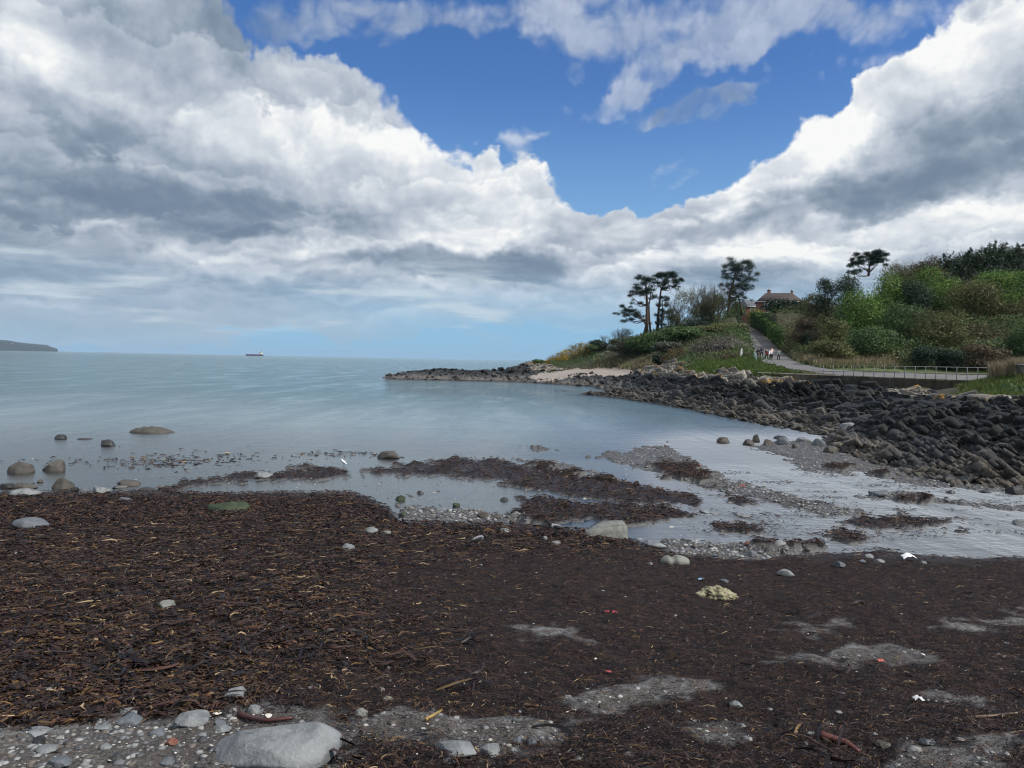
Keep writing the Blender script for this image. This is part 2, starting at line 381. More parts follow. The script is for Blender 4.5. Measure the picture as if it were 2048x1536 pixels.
SAND = [([(-900, 1490), (-50, 1470), (250, 1432), (430, 1436), (640, 1440), (700, 1480), (690, 1700), (-900, 1700)], 0), ([(690, 1440), (800, 1420), (1000, 1440), (1180, 1448), (1120, 1490), (850, 1500), (700, 1500)], -24),
        ([(1090, 1402), (1300, 1362), (1450, 1368), (1400, 1402), (1200, 1432)], -26), ([(1540, 1332), (1700, 1288), (1840, 1298), (1880, 1326), (1700, 1342)], -22), ([(1040, 1272), (1120, 1262), (1180, 1284)], -6),
        ([(1330, 1452), (1480, 1438), (1510, 1490), (1380, 1502)], -12), ([(1890, 1262), (2100, 1226), (2100, 1252)], -6), ([(1790, 1500), (2000, 1498), (2060, 1600), (1760, 1600)], -14), ([(1870, 1388), (1990, 1398), (1960, 1424)], -8),
        ([(1560, 1255), (1680, 1248), (1640, 1275)], -10), ([(820, 1500), (1000, 1470), (1100, 1500), (1050, 1530)], -14)]
def field(px, py, polys, warp):
    f = np.full(np.shape(px), -1e9)
    for p, off in polys: f = np.maximum(f, poly_sd(px, py, p)+off)
    return f+warp
def beach(X, Y):
    """height and cover masks of the shore in front"""
    t = X/Y; zw = zwater(X, Y)
    De = np.interp(t, _ex, _ed)+.35*fbm(X*.5, Y*.5, 4, 3)
    ze = np.interp(t, _ex, zwater(_ex*_ed, _ed))+.015
    s = (De-Y)/(De-3.86); near = s > 0; s = np.maximum(s, 0)
    zn = ze+(2.75-ze)*np.where(s < 1, s**1.22, 1+1.22*(s-1))
    px, py = proj(X, Y, np.where(near, zn, zw))
    n1 = fbm(X*.9, Y*.6, 5, 11); n2 = fbm(X*2.7, Y*2.2, 4, 21)
    far = sstep(14, 30, Y)
    wp = n1*16*far+n2*10
    k = field(px, py, KELP, wp); g_ = field(px, py, GRAVEL, n1*9*far+n2*9); sa = field(px, py, SAND, fbm(X*2.2, Y*2.2, 6, 5, .62)*42+n1*16)
    kz = sstep(-2, 12, k); gz = sstep(-3, 14, g_)
    zt = zw-.055-.05*(1-sstep(-60, 0, np.maximum(k, g_)))-.035*np.clip(Y-36, 0, 60)*(1-.6*sstep(1050, 1500, px))*(1-np.maximum(kz, gz))+.03*n2+kz*(.12+.05*n1)+gz*(.115+.03*n1)
    lump = .035*n1+.03*n2+.05*np.abs(fbm(X*.55+3, Y*.8, 4, 27))*sstep(5, 9, Y)
    zz = np.where(near, np.maximum(zn+lump*sstep(0, .15, s)+.02*sstep(0, .03, s), -9), zt)
    kelp = np.where(near, 1.0, kz); grav = np.where(near, sstep(-3, 10, g_)*sstep(.14, .05, s), gz*(1-kz))
    sand = np.where(near, sstep(-26, 30, sa), 0)
    kelp = kelp*(1-grav)*(1-sand)
    return zz, kelp, grav, sand, zw, px, py, near

# ------------------------------------------------------------------ far land: a surface through measured points
CP = []
def cp(px, py, D, dz=0): q = P(px, py, D); CP.append((q[0], q[1], q[2]+dz))
def cz(px, py, z, off=True):
    q = PZ(px, py, z); CP.append(tuple(q))
    if off: CP.append((q[0]*.93, q[1]*.93, z-.75)); CP.append((q[0]*.84, q[1]*.84, z-1.8))
for a in [(770, 758), (835, 759), (900, 760), (1000, 762), (1100, 767), (1185, 772)]: cz(*a, 0)
for a in [(1125, 782), (1170, 788), (1235, 795), (1300, 804), (1370, 816), (1450, 833), (1520, 846), (1590, 859)]: cz(*a, 0, a[0] > 1200)
for a in [(1640, 885, .05), (1700, 905, .1), (1770, 925, .16), (1850, 945, .24), (1950, 957, .28), (2048, 968, .3), (2200, 985, .35), (2400, 1000, .4)]:
    cz(*a, False); q = PZ(*a); CP.append((q[0]*.9, q[1]*.9, a[2]-.4)); CP.append((q[0]*.7, q[1]*.7, a[2]-1.5))
for a in [(805, 744, 188), (850, 741, 188), (880, 737, 192), (940, 743, 190), (960, 745, 178), (985, 739, 200), (1040, 742, 205), (1000, 745, 190), (900, 748, 178), (1080, 748, 190),
          (1100, 758, 163), (1150, 752, 172), (1230, 742, 185), (1180, 746, 182), (1250, 754, 158), (1200, 757, 155), (1140, 760, 158), (1280, 750, 140), (1160, 748, 160), (1200, 765, 140), (1250, 775, 124),
          (1300, 754, 128), (1380, 754, 113), (1450, 756, 99), (1520, 757, 86.3), (1600, 766, 86.3), (1700, 775, 86.3), (1800, 787, 86), (1900, 798, 85.6), (1700, 782, 82), (1850, 798, 80),
          (1400, 785, 88), (1500, 797, 77), (1600, 803, 71), (1700, 820, 60), (1800, 832, 45), (1800, 800, 70), (1900, 812, 58), (2048, 805, 45), (2048, 850, 39), (1950, 832, 44), (2048, 900, 34.5), (1900, 880, 37), (1750, 872, 44), (1830, 785, 74),
          (1300, 782, 108), (1220, 783, 118), (1640, 840, 62), (2200, 800, 42), (2200, 880, 33), (2400, 800, 40),
          (1960, 782, 60), (2048, 777, 53), (2000, 757, 64), (2048, 747, 60), (2150, 747, 60), (1940, 768, 78), (2250, 760, 52),
          (1520, 745, 88), (1600, 745.5, 88), (1711, 752, 88), (1821, 757, 88), (1932, 759, 88), (2040, 762, 88), (2250, 766, 88), (1600, 734.5, 93), (1711, 743.3, 92.5), (1821, 746.6, 92.5), (1932, 750, 92.5), (2100, 752, 93),
          (1620, 728, 101), (1700, 737, 98), (1850, 742, 97), (2048, 745, 98), (2250, 748, 98),
          (1640, 690, 132), (1700, 692, 126), (1850, 694, 116), (2048, 685, 112), (2250, 690, 112), (1700, 640, 152), (1850, 615, 141), (2048, 575, 143), (2250, 545, 146),
          (1543, 719, 119), (1500, 722, 113), (1530, 700, 145), (1512, 676, 185), (1483, 652, 225), (1440, 648, 250), (1585, 690, 150), (1560, 670, 185), (1530, 655, 225),
          (1480, 703, 128), (1430, 690, 142), (1400, 675, 165), (1470, 672, 178), (1440, 655, 205), (1460, 632, 212), (1293, 668, 200), (1350, 648, 205), (1250, 692, 205), (1400, 640, 225),
          (1450, 733, 107), (1400, 737, 112), (1400, 722, 126), (1350, 736, 124), (1260, 736, 178), (1320, 730, 158), (1300, 740, 148), (1380, 700, 150),
          (1262, 719, 205), (1235, 718, 208), (1215, 716, 212), (1206, 706, 226), (1205, 698, 242), (1130, 721, 232), (1165, 706, 235), (1090, 727, 238), (1030, 733, 228), (1060, 724, 232), (1012, 737, 226), (1240, 690, 230), (1300, 668, 240), (1550, 652, 262), (1620, 640, 262)]: cp(*a)
CP += [(60, 190, 19), (100, 190, 23), (140, 170, 23), (100, 260, 22), (72, 330, 18), (150, 260, 24), (220, 200, 24), (200, 400, 22), (150, 110, 8), (200, 110, 9), (120, 93, 4), (180, 93, 4), (110, 45, 3.4), (170, 40, 3.4), (110, 60, 4.6), (170, 60, 4.6)]
for px in (700, 760, 820, 880, 940, 1000): q = ray(px, 720); CP += [(q[0]*206, 206, -.9), (q[0]*225, 225, -2.5), (q[0]*300, 300, -3)]
for px in (600, 660, 720): q = ray(px, 720); CP += [(q[0]*170, 170, -1.5), (q[0]*190, 190, -2)]
for px in (1040, 1090, 1140): q = ray(px, 720); CP += [(q[0]*262, 262, .5), (q[0]*285, 285, -2.5), (q[0]*400, 400, -3)]
for px, D, z in ((1130, 268, 2), (1200, 272, 4), (1260, 262, 9), (1300, 268, 11), (1240, 300, 1), (1300, 310, 4), (1350, 270, 14), (1180, 252, 6), (1120, 300, -1), (1180, 330, -1), (1240, 360, 0), (1300, 400, 2)): q = ray(px, 720); CP.append((q[0]*D, D, z))
for px in (800, 950, 1080, 1180): q = ray(px, 720); CP += [(q[0]*140, 140, -1.6), (q[0]*120, 120, -2.2), (q[0]*95, 95, -2.4)]
CP = np.array(CP)
_n = len(CP)
_d = np.sqrt(((CP[:, None, :2]-CP[None, :, :2])**2).sum(2)+.25)
_A = np.zeros((_n+3, _n+3)); _A[:_n, :_n] = -_d+np.eye(_n)*.12; _A[:_n, _n] = 1; _A[_n, :_n] = 1
_A[:_n, _n+1:] = CP[:, :2]*.01; _A[_n+1:, :_n] = CP[:, :2].T*.01; _A[_n+1, _n+1] += 1e-9; _A[_n+2, _n+2] += 1e-9
_w = np.linalg.solve(_A, np.concatenate([CP[:, 2], [0, 0, 0]]))
def land0(X, Y):
    X = np.asarray(X, float); sh = X.shape; x = X.ravel(); y = np.asarray(Y, float).ravel(); z = np.empty(x.size)
    for i in range(0, x.size, 60000):
        a = x[i:i+60000, None]; b_ = y[i:i+60000, None]
        d = np.sqrt((a-CP[:, 0])**2+(b_-CP[:, 1])**2+.25)
        z[i:i+60000] = -d@_w[:_n]+_w[_n]+.01*(a[:, 0]*_w[_n+1]+b_[:, 0]*_w[_n+2])
    return z.reshape(sh)
def curve(pts, n=60):
    pts = np.array(pts); k = np.arange(len(pts)); u = np.linspace(0, len(pts)-1, n)
    c = np.stack([np.interp(u, k, pts[:, i]) for i in range(3)], 1)
    for _ in range(6): c[1:-1] = .25*c[:-2]+.5*c[1:-1]+.25*c[2:]
    return c
PATH = curve([P(2700, 765, 92)]+[P(*a) for a in [(2300, 761, 90.5), (2048, 757, 90), (1900, 754, 90), (1750, 749.5, 90), (1650, 743, 91.5), (1590, 733, 98), (1554, 722.5, 113), (1541, 710, 130), (1528, 694, 155), (1512, 674, 188), (1494, 659, 214), (1483, 653, 226), (1468, 650, 236), (1430, 648, 252)]], 120)
PATH2 = curve([P(*a) for a in [(1330, 719.5, 205), (1262, 719.5, 206), (1235, 718, 208), (1218, 715, 213), (1209, 706, 226), (1206, 698, 242), (1208, 692, 258)]], 50)
WALL_A, WALL_B = P(1513, 744, 87), P(1940, 759.5, 87)
def bank(y): return .125*sstep(106, 95, y)      # the path leans towards the sea along the wall
def near_curve(X, Y, C):
    best = np.full(X.shape, 1e9); zc = np.zeros(X.shape)
    for p in C:
        d = (X-p[0])**2+(Y-p[1])**2; m = d < best; best = np.where(m, d, best); zc = np.where(m, p[2]+bank(p[1])*np.clip(Y-p[1], -3, 3), zc)
    return np.sqrt(best), zc
def rock_detail(X, Y):
    """tilted, jointed strata"""
    def layer(ang, sp, ln, warp, seed, tilt, cw=1.0):
        ca, sa = math.cos(ang), math.sin(ang)
        u = X*ca+Y*sa+warp*fbm(X*.12, Y*.12, 3, seed); v_ = -X*sa+Y*ca+.3*warp*fbm(X*.3, Y*.3, 2, seed+9)
        r = u/sp+.08*perlin(X*.5, Y*.5, seed+4); i = np.floor(r); f = r-i
        w_ = ln*(.6+rnd(i, i*0+3, seed+1)); j = np.floor(v_/w_+rnd(i, i*0+7, seed+2)*5); fv = v_/w_+rnd(i, i*0+7, seed+2)*5-j
        h = (rnd(i, j, seed)-.5)*1.1+tilt*(f-.5)+(rnd(i, j, seed+5)-.5)*.5*(fv-.5)
        crack = np.minimum(np.minimum(f, 1-f)*sp, np.minimum(fv, 1-fv)*w_)
        return h-.5*cw*np.exp(-(crack/((.045*sp+.03)*cw))**2), rnd(i*3, j, seed+12)
    a, ra = layer(-.12, .80, 3.4, .5, 31, 1.7, .5); b_, rb = layer(-.17, .33, 1.5, .4, 41, 1.7, .5); c, rc = layer(-.14, 1.7, 5.2, .6, 57, 1.7, .6)
    big = fbm(X*.14, Y*.14, 3, 61); k = np.clip(.7+.6*fbm(X*.2, Y*.2, 2, 71), .3, 1.2)*(.55+.45*sstep(45, 75, Y))
    return .32*big+.26*a*k+.10*b_+.30*c+.03*fbm(X*1.7, Y*1.7, 4, 81), .35*ra+.2*rb+.45*rc
ROCK = [(740, 772), (772, 750), (800, 733), (880, 728), (1000, 732), (1010, 722), (1090, 716), (1110, 735), (1150, 738), (1085, 747), (1050, 756), (1110, 757), (1150, 744), (1180, 748), (1240, 751), (1262, 738), (1290, 736), (1320, 724), (1355, 722), (1375, 748), (1430, 752), (1440, 734), (1480, 736), (1500, 752), (1515, 753), (1700, 768), (1905, 790), (1850, 790), (1900, 797), (2048, 799), (2500, 800), (2500, 1060), (2048, 985), (1900, 972), (1590, 880), (1300, 830), (1100, 790), (1100, 775), (900, 770)]
SANDC = [(1050, 757), (1085, 747), (1150, 738), (1240, 737), (1268, 743), (1250, 754), (1180, 750), (1130, 757), (1090, 763)]
LAWN = [(1368, 752), (1376, 735), (1400, 722), (1450, 715), (1515, 710), (1520, 727), (1600, 747), (1510, 754), (1440, 752)]
BANK = [(1905, 792), (1930, 770), (1960, 745), (2020, 742), (2500, 730), (2500, 800), (2048, 801), (1950, 800)]
FRONT = [(1512, 752), (1515, 743), (1600, 741), (1960, 752), (1960, 768), (1700, 760)]
VERGE = [(1570, 735), (1572, 718), (1620, 716), (1750, 724), (1850, 736), (2048, 735), (2500, 735), (2500, 752), (1900, 750), (1700, 743)]
def land(X, Y, detail=True):
    z = land0(X, Y)
    d1, z1 = near_curve(X, Y, PATH); d2, z2 = near_curve(X, Y, PATH2)
    front = Y < 87.0
    k1 = sstep(5.5, 2.6, d1)*np.where(front & (X > WALL_A[0]-1), 0, 1); k2 = sstep(4, 2, d2)
    z = z*(1-k1)+k1*(z1-.06); z = z*(1-k2)+k2*(z2-.06)
    px, py = proj(X, Y, z)
    r = sstep(-4, 10, poly_sd(px, py, ROCK, 2.0)+4*fbm(X*.4, Y*.4, 3, 91))
    if detail:
        amp = np.clip(.35+.5*np.clip(z, 0, 2), .3, 1.0)*np.where(Y > 140, .62, 1.05)
        rd, blk = rock_detail(X, Y); z = z+r*amp*rd*sstep(0, 3, np.abs(Y-87)+2*(1-sstep(24, 26, X)))
        z = z+(1-r)*(1-k1)*(1-k2)*.12*fbm(X*.35, Y*.35, 4, 95)
    if detail == 2: return z, r, px, py, blk
    return z, r, px, py
def grid(t0, t1, dt, D0, D1, ratio):
    t = np.arange(t0, t1, dt); n = int(math.log(D1/D0)/math.log(ratio))+1; D = np.geomspace(D0, D1, n)
    T, Y = np.meshgrid(t, D); X = T*Y
    i = np.arange(len(t)-1); j = np.arange(n-1); I, J = np.meshgrid(i, j); a = J*len(t)+I
    F = np.stack([a, a+1, a+1+len(t), a+len(t)], -1).reshape(-1, 4)
    return X.ravel(), Y.ravel(), F
def subset(V, F, keep, vc):
    F = F[keep]; u, inv = np.unique(F, return_inverse=True)
    return V[u], inv.reshape(F.shape), {k: a[u] for k, a in vc.items()}

# ------------------------------------------------------------------ materials of the ground
def mat_beach():
    m, b, bs, _ = new_mat('shore')
    co = coord(b); k = b.attr('kelp')[2]; g_ = b.attr('grav')[2]; sa = b.attr('sand')[2]; wet = b.attr('wet')[2]
    n = b.noise(co, 9, 6, .65); n2 = b.noise(co, 45, 4, .6); n3 = b.noise(co, 1.6, 4, .6)
    mul = b.ramp(n.outputs[0], [(.3, (.006, .0052, .0056)), (.5, (.019, .0140, .0135)), (.62, (.036, .023, .0175)), (.75, (.055, .034, .02))])
    vg = b.vor(co, 22); peb = b.ramp(b.sep(vg.outputs['Color'])[0], [(0, (.05, .05, .052)), (.4, (.10, .10, .10)), (.8, (.17, .165, .155)), (1, (.33, .32, .3))])
    gap = b.ss(b.vor(co, 22, 'DISTANCE_TO_EDGE').outputs[0], 0, .12); peb = b.mix(gap, (.03, .03, .03), peb)
    sd = b.ramp(n2.outputs[0], [(.3, (.04, .037, .036)), (.5, (.095, .088, .082)), (.64, (.15, .14, .13)), (.74, (.32, .30, .27))])
    sd = b.mix(b.ss(n3.outputs[0], .4, .7, 0, .6), sd, (.06, .052, .048), 'MIX')
    bed = b.ramp(n.outputs[0], [(.3, (.17, .175, .18)), (.6, (.27, .275, .275)), (.75, (.34, .34, .335))])
    c = b.mix(g_, bed, peb); sa = b.ss(b.m('ADD', b.m('ADD', sa, b.m('MULTIPLY', b.m('SUBTRACT', n3.outputs[0], .5), 1.3)), b.m('MULTIPLY', b.m('SUBTRACT', n.outputs[0], .5), 2.2)), .40, .95); c = b.mix(sa, c, sd); c = b.mix(k, c, mul)
    c = b.mix(wet, c, b.mix(1, c, (.7, .7, .71), 'MULTIPLY'))
    b.set(bs.inputs['Base Color'], c)
    b.set(bs.inputs['Roughness'], b.ss(wet, 0, 1, .92, .3, 'LINEAR')); b.set(bs.inputs['Specular IOR Level'], b.ss(wet, 0, 1, .12, .5, 'LINEAR'))
    h = b.m('ADD', b.m('MULTIPLY', n.outputs[0], 1.0), b.m('ADD', b.m('MULTIPLY', n2.outputs[0], .35), b.m('MULTIPLY', gap, b.m('MULTIPLY', g_, .4))))
    bump(b, bs, h, .9, .05); return m
def mat_rock():
    m, b, bs, _ = new_mat('shore_rock')
    co = coord(b); px, py, pz = b.sep(co)
    n = b.noise(co, .35, 5, .6); n2 = b.noise(co, 2.2, 6, .65); n3 = b.noise(co, 7, 5, .65)
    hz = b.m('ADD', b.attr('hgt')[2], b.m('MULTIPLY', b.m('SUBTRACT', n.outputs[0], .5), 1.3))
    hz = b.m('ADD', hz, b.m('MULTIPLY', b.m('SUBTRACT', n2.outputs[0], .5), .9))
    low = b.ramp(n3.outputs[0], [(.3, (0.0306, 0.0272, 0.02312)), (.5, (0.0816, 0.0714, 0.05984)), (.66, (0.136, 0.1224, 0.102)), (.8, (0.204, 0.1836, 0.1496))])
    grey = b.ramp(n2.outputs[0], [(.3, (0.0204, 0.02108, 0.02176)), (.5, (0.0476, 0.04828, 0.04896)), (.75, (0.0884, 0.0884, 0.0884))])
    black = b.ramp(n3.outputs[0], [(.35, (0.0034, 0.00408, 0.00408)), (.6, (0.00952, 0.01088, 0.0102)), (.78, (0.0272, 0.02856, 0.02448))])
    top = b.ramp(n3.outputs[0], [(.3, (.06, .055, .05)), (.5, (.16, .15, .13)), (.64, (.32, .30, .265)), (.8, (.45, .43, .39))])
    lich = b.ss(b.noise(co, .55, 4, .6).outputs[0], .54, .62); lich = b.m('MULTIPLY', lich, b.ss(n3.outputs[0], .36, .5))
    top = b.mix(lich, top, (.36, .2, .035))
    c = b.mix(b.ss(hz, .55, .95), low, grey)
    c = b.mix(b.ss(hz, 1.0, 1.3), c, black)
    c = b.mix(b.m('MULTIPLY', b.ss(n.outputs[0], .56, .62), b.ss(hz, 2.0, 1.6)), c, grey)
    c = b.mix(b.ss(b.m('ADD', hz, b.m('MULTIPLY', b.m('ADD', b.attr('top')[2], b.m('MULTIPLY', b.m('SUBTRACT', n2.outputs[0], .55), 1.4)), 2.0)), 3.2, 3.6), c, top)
    c = b.mix(b.ss(pz, .22, .05), c, b.mix(1, c, (.35, .35, .36), 'MULTIPLY'))
    bv = b.ss(b.attr('blk')[2], .15, .85, .45, 1.5, 'LINEAR'); c = b.mix(1, c, b.xyz(bv, bv, b.m('MULTIPLY', bv, .98)), 'MULTIPLY')
    b.set(bs.inputs['Base Color'], c); bs.inputs['Roughness'].default_value = .75
    bump(b, bs, b.m('ADD', n3.outputs[0], b.m('MULTIPLY', b.noise(co, 24, 3, .6).outputs[0], .3)), .8, .12); return m
def mat_ground(name, stops, scale=1.2, bd=.1, fine=9):
    m, b, bs, _ = new_mat(name); co = coord(b)
    n = b.noise(co, scale, 6, .62); f = b.noise(co, fine, 5, .65)
    t = b.m('ADD', b.m('MULTIPLY', n.outputs[0], .6), b.m('MULTIPLY', f.outputs[0], .4))
    b.set(bs.inputs['Base Color'], b.ramp(t, stops)); bs.inputs['Roughness'].default_value = .9
    bump(b, bs, f.outputs[0], .8, bd); return m
M_beach = mat_beach(); M_rock = mat_rock()
M_lawn = mat_ground('lawn_turf', [(.3, (.025, .036, .012)), (.42, (.045, .07, .02)), (.54, (.07, .095, .03)), (.66, (.14, .125, .06))], .8, .08)
M_scrub = mat_ground('scrub_soil', [(.3, (.012, .014, .007)), (.5, (.035, .036, .016)), (.7, (.075, .06, .034))], .6, .3, 3)
M_sand = mat_ground('cove_sand', [(.3, (.19, .165, .145)), (.55, (.27, .235, .205)), (.75, (.32, .285, .25))], .3, .03)

# ------------------------------------------------------------------ the shore in front
def build_beach(t0, t1, dt, D0, D1, ratio, drop):
    X, Y, F = grid(t0, t1, dt, D0, D1, ratio)
    z, k, g_, sa, zw, px, py, near = beach(X, Y)
    wet = sstep(.16, .0, z-zw)*1.0
    V = np.stack([X, Y, z-drop*sstep(D1*.985, D1, Y)], 1)
    return V, F, dict(kelp=k, grav=g_, sand=sa, wet=wet)
V1, F1, c1 = build_beach(-1.3, 1.3, .005, 1.2, 17.2, 1.012, .01)
V2, F2, c2 = build_beach(-.95, .95, .0017, 16.9, 66, 1.0034, .4)
o = mesh_np('beach', np.concatenate([V1, V2]), np.concatenate([F1, F2+len(V1)]), M_beach, smooth=True, vcols={k: np.concatenate([c1[k], c2[k]]) for k in c1})
o['kind'] = 'structure'
# ------------------------------------------------------------------ rocks, cove and hillside
X, Y, F = grid(-.26, 1.0, .00125, 27.5, 420, 1.0033)
Z, RK, PX, PY, BLK = land(X, Y, 2)
VL = np.stack([X, Y, Z], 1)
hgt = Z-.0*X; base_z = land0(X, Y)
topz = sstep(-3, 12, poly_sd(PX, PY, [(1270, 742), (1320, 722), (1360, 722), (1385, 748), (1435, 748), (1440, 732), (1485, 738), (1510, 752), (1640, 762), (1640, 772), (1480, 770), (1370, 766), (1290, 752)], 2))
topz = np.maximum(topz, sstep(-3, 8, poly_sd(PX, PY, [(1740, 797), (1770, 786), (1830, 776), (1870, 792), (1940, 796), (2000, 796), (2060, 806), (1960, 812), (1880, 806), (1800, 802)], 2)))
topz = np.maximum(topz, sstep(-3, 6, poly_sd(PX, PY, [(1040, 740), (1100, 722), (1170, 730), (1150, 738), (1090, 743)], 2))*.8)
sdS = poly_sd(PX, PY, SANDC, 2.0); sdL = poly_sd(PX, PY, LAWN, 2.0); sdB = poly_sd(PX, PY, BANK, 2.0); sdV = np.maximum(poly_sd(PX, PY, VERGE, 2.0), np.where(Y > 86.9, poly_sd(PX, PY, FRONT, 2.0), -99))
wobble = 5*fbm(X*.35, Y*.35, 4, 15)
zone = np.zeros(len(X), int)
zone[(RK > .35)] = 1
zone[(sdS+wobble > 0)] = 2
zone[((sdL+wobble > 0) | (sdB+wobble > 0) | (sdV+wobble > 0)) & (RK < .5)] = 3
fz = zone[F].max(1); fzz = Z[F].max(1); fY = Y[F].mean(1)
vis = (fzz > -.9)
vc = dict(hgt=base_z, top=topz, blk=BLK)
def zone_obj(name, sel, mat, smooth):
    V, Fs, c = subset(VL, F, sel & vis, vc); o = mesh_np(name, V, Fs, mat, smooth=smooth, vcols=c); o['kind'] = 'structure'; return o
def slabs(n, seed):
    """broken edges of the tilted beds standing out of the ledges"""
    rg = np.random.default_rng(seed); ix = np.nonzero((RK > .5) & (Z > -.25) & (PX > 700) & (PX < 2250))[0]; w_ = np.where(Y[ix] < 130, Y[ix]**1.1, 25.0); k = rg.choice(ix, n, p=w_/w_.sum())
    c = VL[k]; far = Y[k] > 130; lo = np.clip((base_z[k]+.2)/.9, .35, 1)
    sz = (.5+.7*rg.random(n)**2+1.0*(rg.random(n) < .04))*np.where(far, 1.15, 1.0); nf = .62+.38*sstep(40, 75, c[:, 1]); L = 2.9*nf*sz*(.35+rg.random(n)); T_ = .21*sz*(.4+rg.random(n)); H = 1.2*nf*sz*(.6+.6*rg.random(n))*lo
    fold = .22*fbm(c[:, 0]*.07, c[:, 1]*.07, 2, 5)
    th = .98*np.arctan2(c[:, 0], c[:, 1])-.27+.7*fold+.035*rg.normal(size=n); ph = .66+.06*rg.normal(size=n)+fold; pit = -.07+.055*rg.normal(size=n)
    s_ = np.stack([np.sin(th)*np.cos(pit), np.cos(th)*np.cos(pit), np.sin(pit)], 1); e_ = np.stack([np.cos(th), -np.sin(th), 0*th], 1)
    nn = e_*np.cos(ph)[:, None]+np.array([0, 0, 1.0])*np.sin(ph)[:, None]; dd = np.cross(nn, s_); dd = np.where(dd[:, 2:] < 0, -dd, dd); nn = np.cross(s_, dd)
    c = c+dd*(H*(.5-.94+.26*rg.random(n)**3))[:, None]
    V = []
    for a, b_, g in [(-1, -1, -1), (1, -1, -1), (1, 1, -1), (-1, 1, -1), (-1, -1, 1), (1, -1, 1), (1, 1, 1), (-1, 1, 1)]:
        j = 1+.12*rg.normal(size=(n, 3)).clip(-1.5, 1.5)*np.array([1, 1, .5]); V.append(c+s_*(a*L*.5*j[:, 0])[:, None]+dd*(b_*H*.5*j[:, 1])[:, None]+nn*(g*T_*.5*j[:, 2])[:, None])
    V = np.stack(V, 1).reshape(-1, 3); Fq = np.array([(0, 3, 2, 1), (4, 5, 6, 7), (0, 1, 5, 4), (1, 2, 6, 5), (2, 3, 7, 6), (3, 0, 4, 7)]); Fq = (Fq[None]+8*np.arange(n)[:, None, None]).reshape(-1, 4)
    bz = np.repeat(base_z[k], 8); bk = np.repeat(np.clip(.55*BLK[k]+.45*rg.random(n), 0, 1), 8)
    return V, Fq, dict(hgt=bz, top=np.repeat(topz[k], 8), blk=bk)
sV, sF, sC = slabs(13000, 3)
_V, _F, _c = subset(VL, F, (fz == 1) & vis, vc)
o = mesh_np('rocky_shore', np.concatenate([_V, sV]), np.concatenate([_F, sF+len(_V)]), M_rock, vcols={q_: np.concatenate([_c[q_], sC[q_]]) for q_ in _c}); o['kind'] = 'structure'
zone_obj('sandy_cove', fz == 2, M_sand, True)
zone_obj('grass_bank', fz == 3, M_lawn, True)
zone_obj('hillside', fz == 0, M_scrub, True)
def surf(X, Y):
    X = np.atleast_1d(np.asarray(X, float)); Y = np.atleast_1d(np.asarray(Y, float)); return land(X, Y, False)[0]

# ------------------------------------------------------------------ paths
def ribbon(name, C, width, mat, lift=.04):
    T = np.gradient(C, axis=0)[:, :2]; T /= np.linalg.norm(T, axis=1)[:, None]; N = np.stack([-T[:, 1], T[:, 0]], 1)
    V = []
    for s in np.linspace(-.5, .5, 7):
        e = C.copy(); e[:, :2] += N*s*width; e[:, 2] += bank(C[:, 1])*(e[:, 1]-C[:, 1]); e[:, 2] += lift-.04*(abs(s)*2)**2; V.append(e)
    n = len(C); V = np.concatenate(V); F = np.array([(a*n+i, a*n+i+1, (a+1)*n+i+1, (a+1)*n+i) for a in range(6) for i in range(n-1)])
    o = mesh_np(name, V, F, mat, smooth=True); o['kind'] = 'structure'; return o
M_asph = mat_ground('worn_tarmac', [(.3, (.085, .083, .085)), (.55, (.125, .122, .122)), (.75, (.16, .155, .15))], .5, .01, 14)
ribbon('path', PATH, 4.8, M_asph); ribbon('far_path', PATH2, 3.2, M_asph)

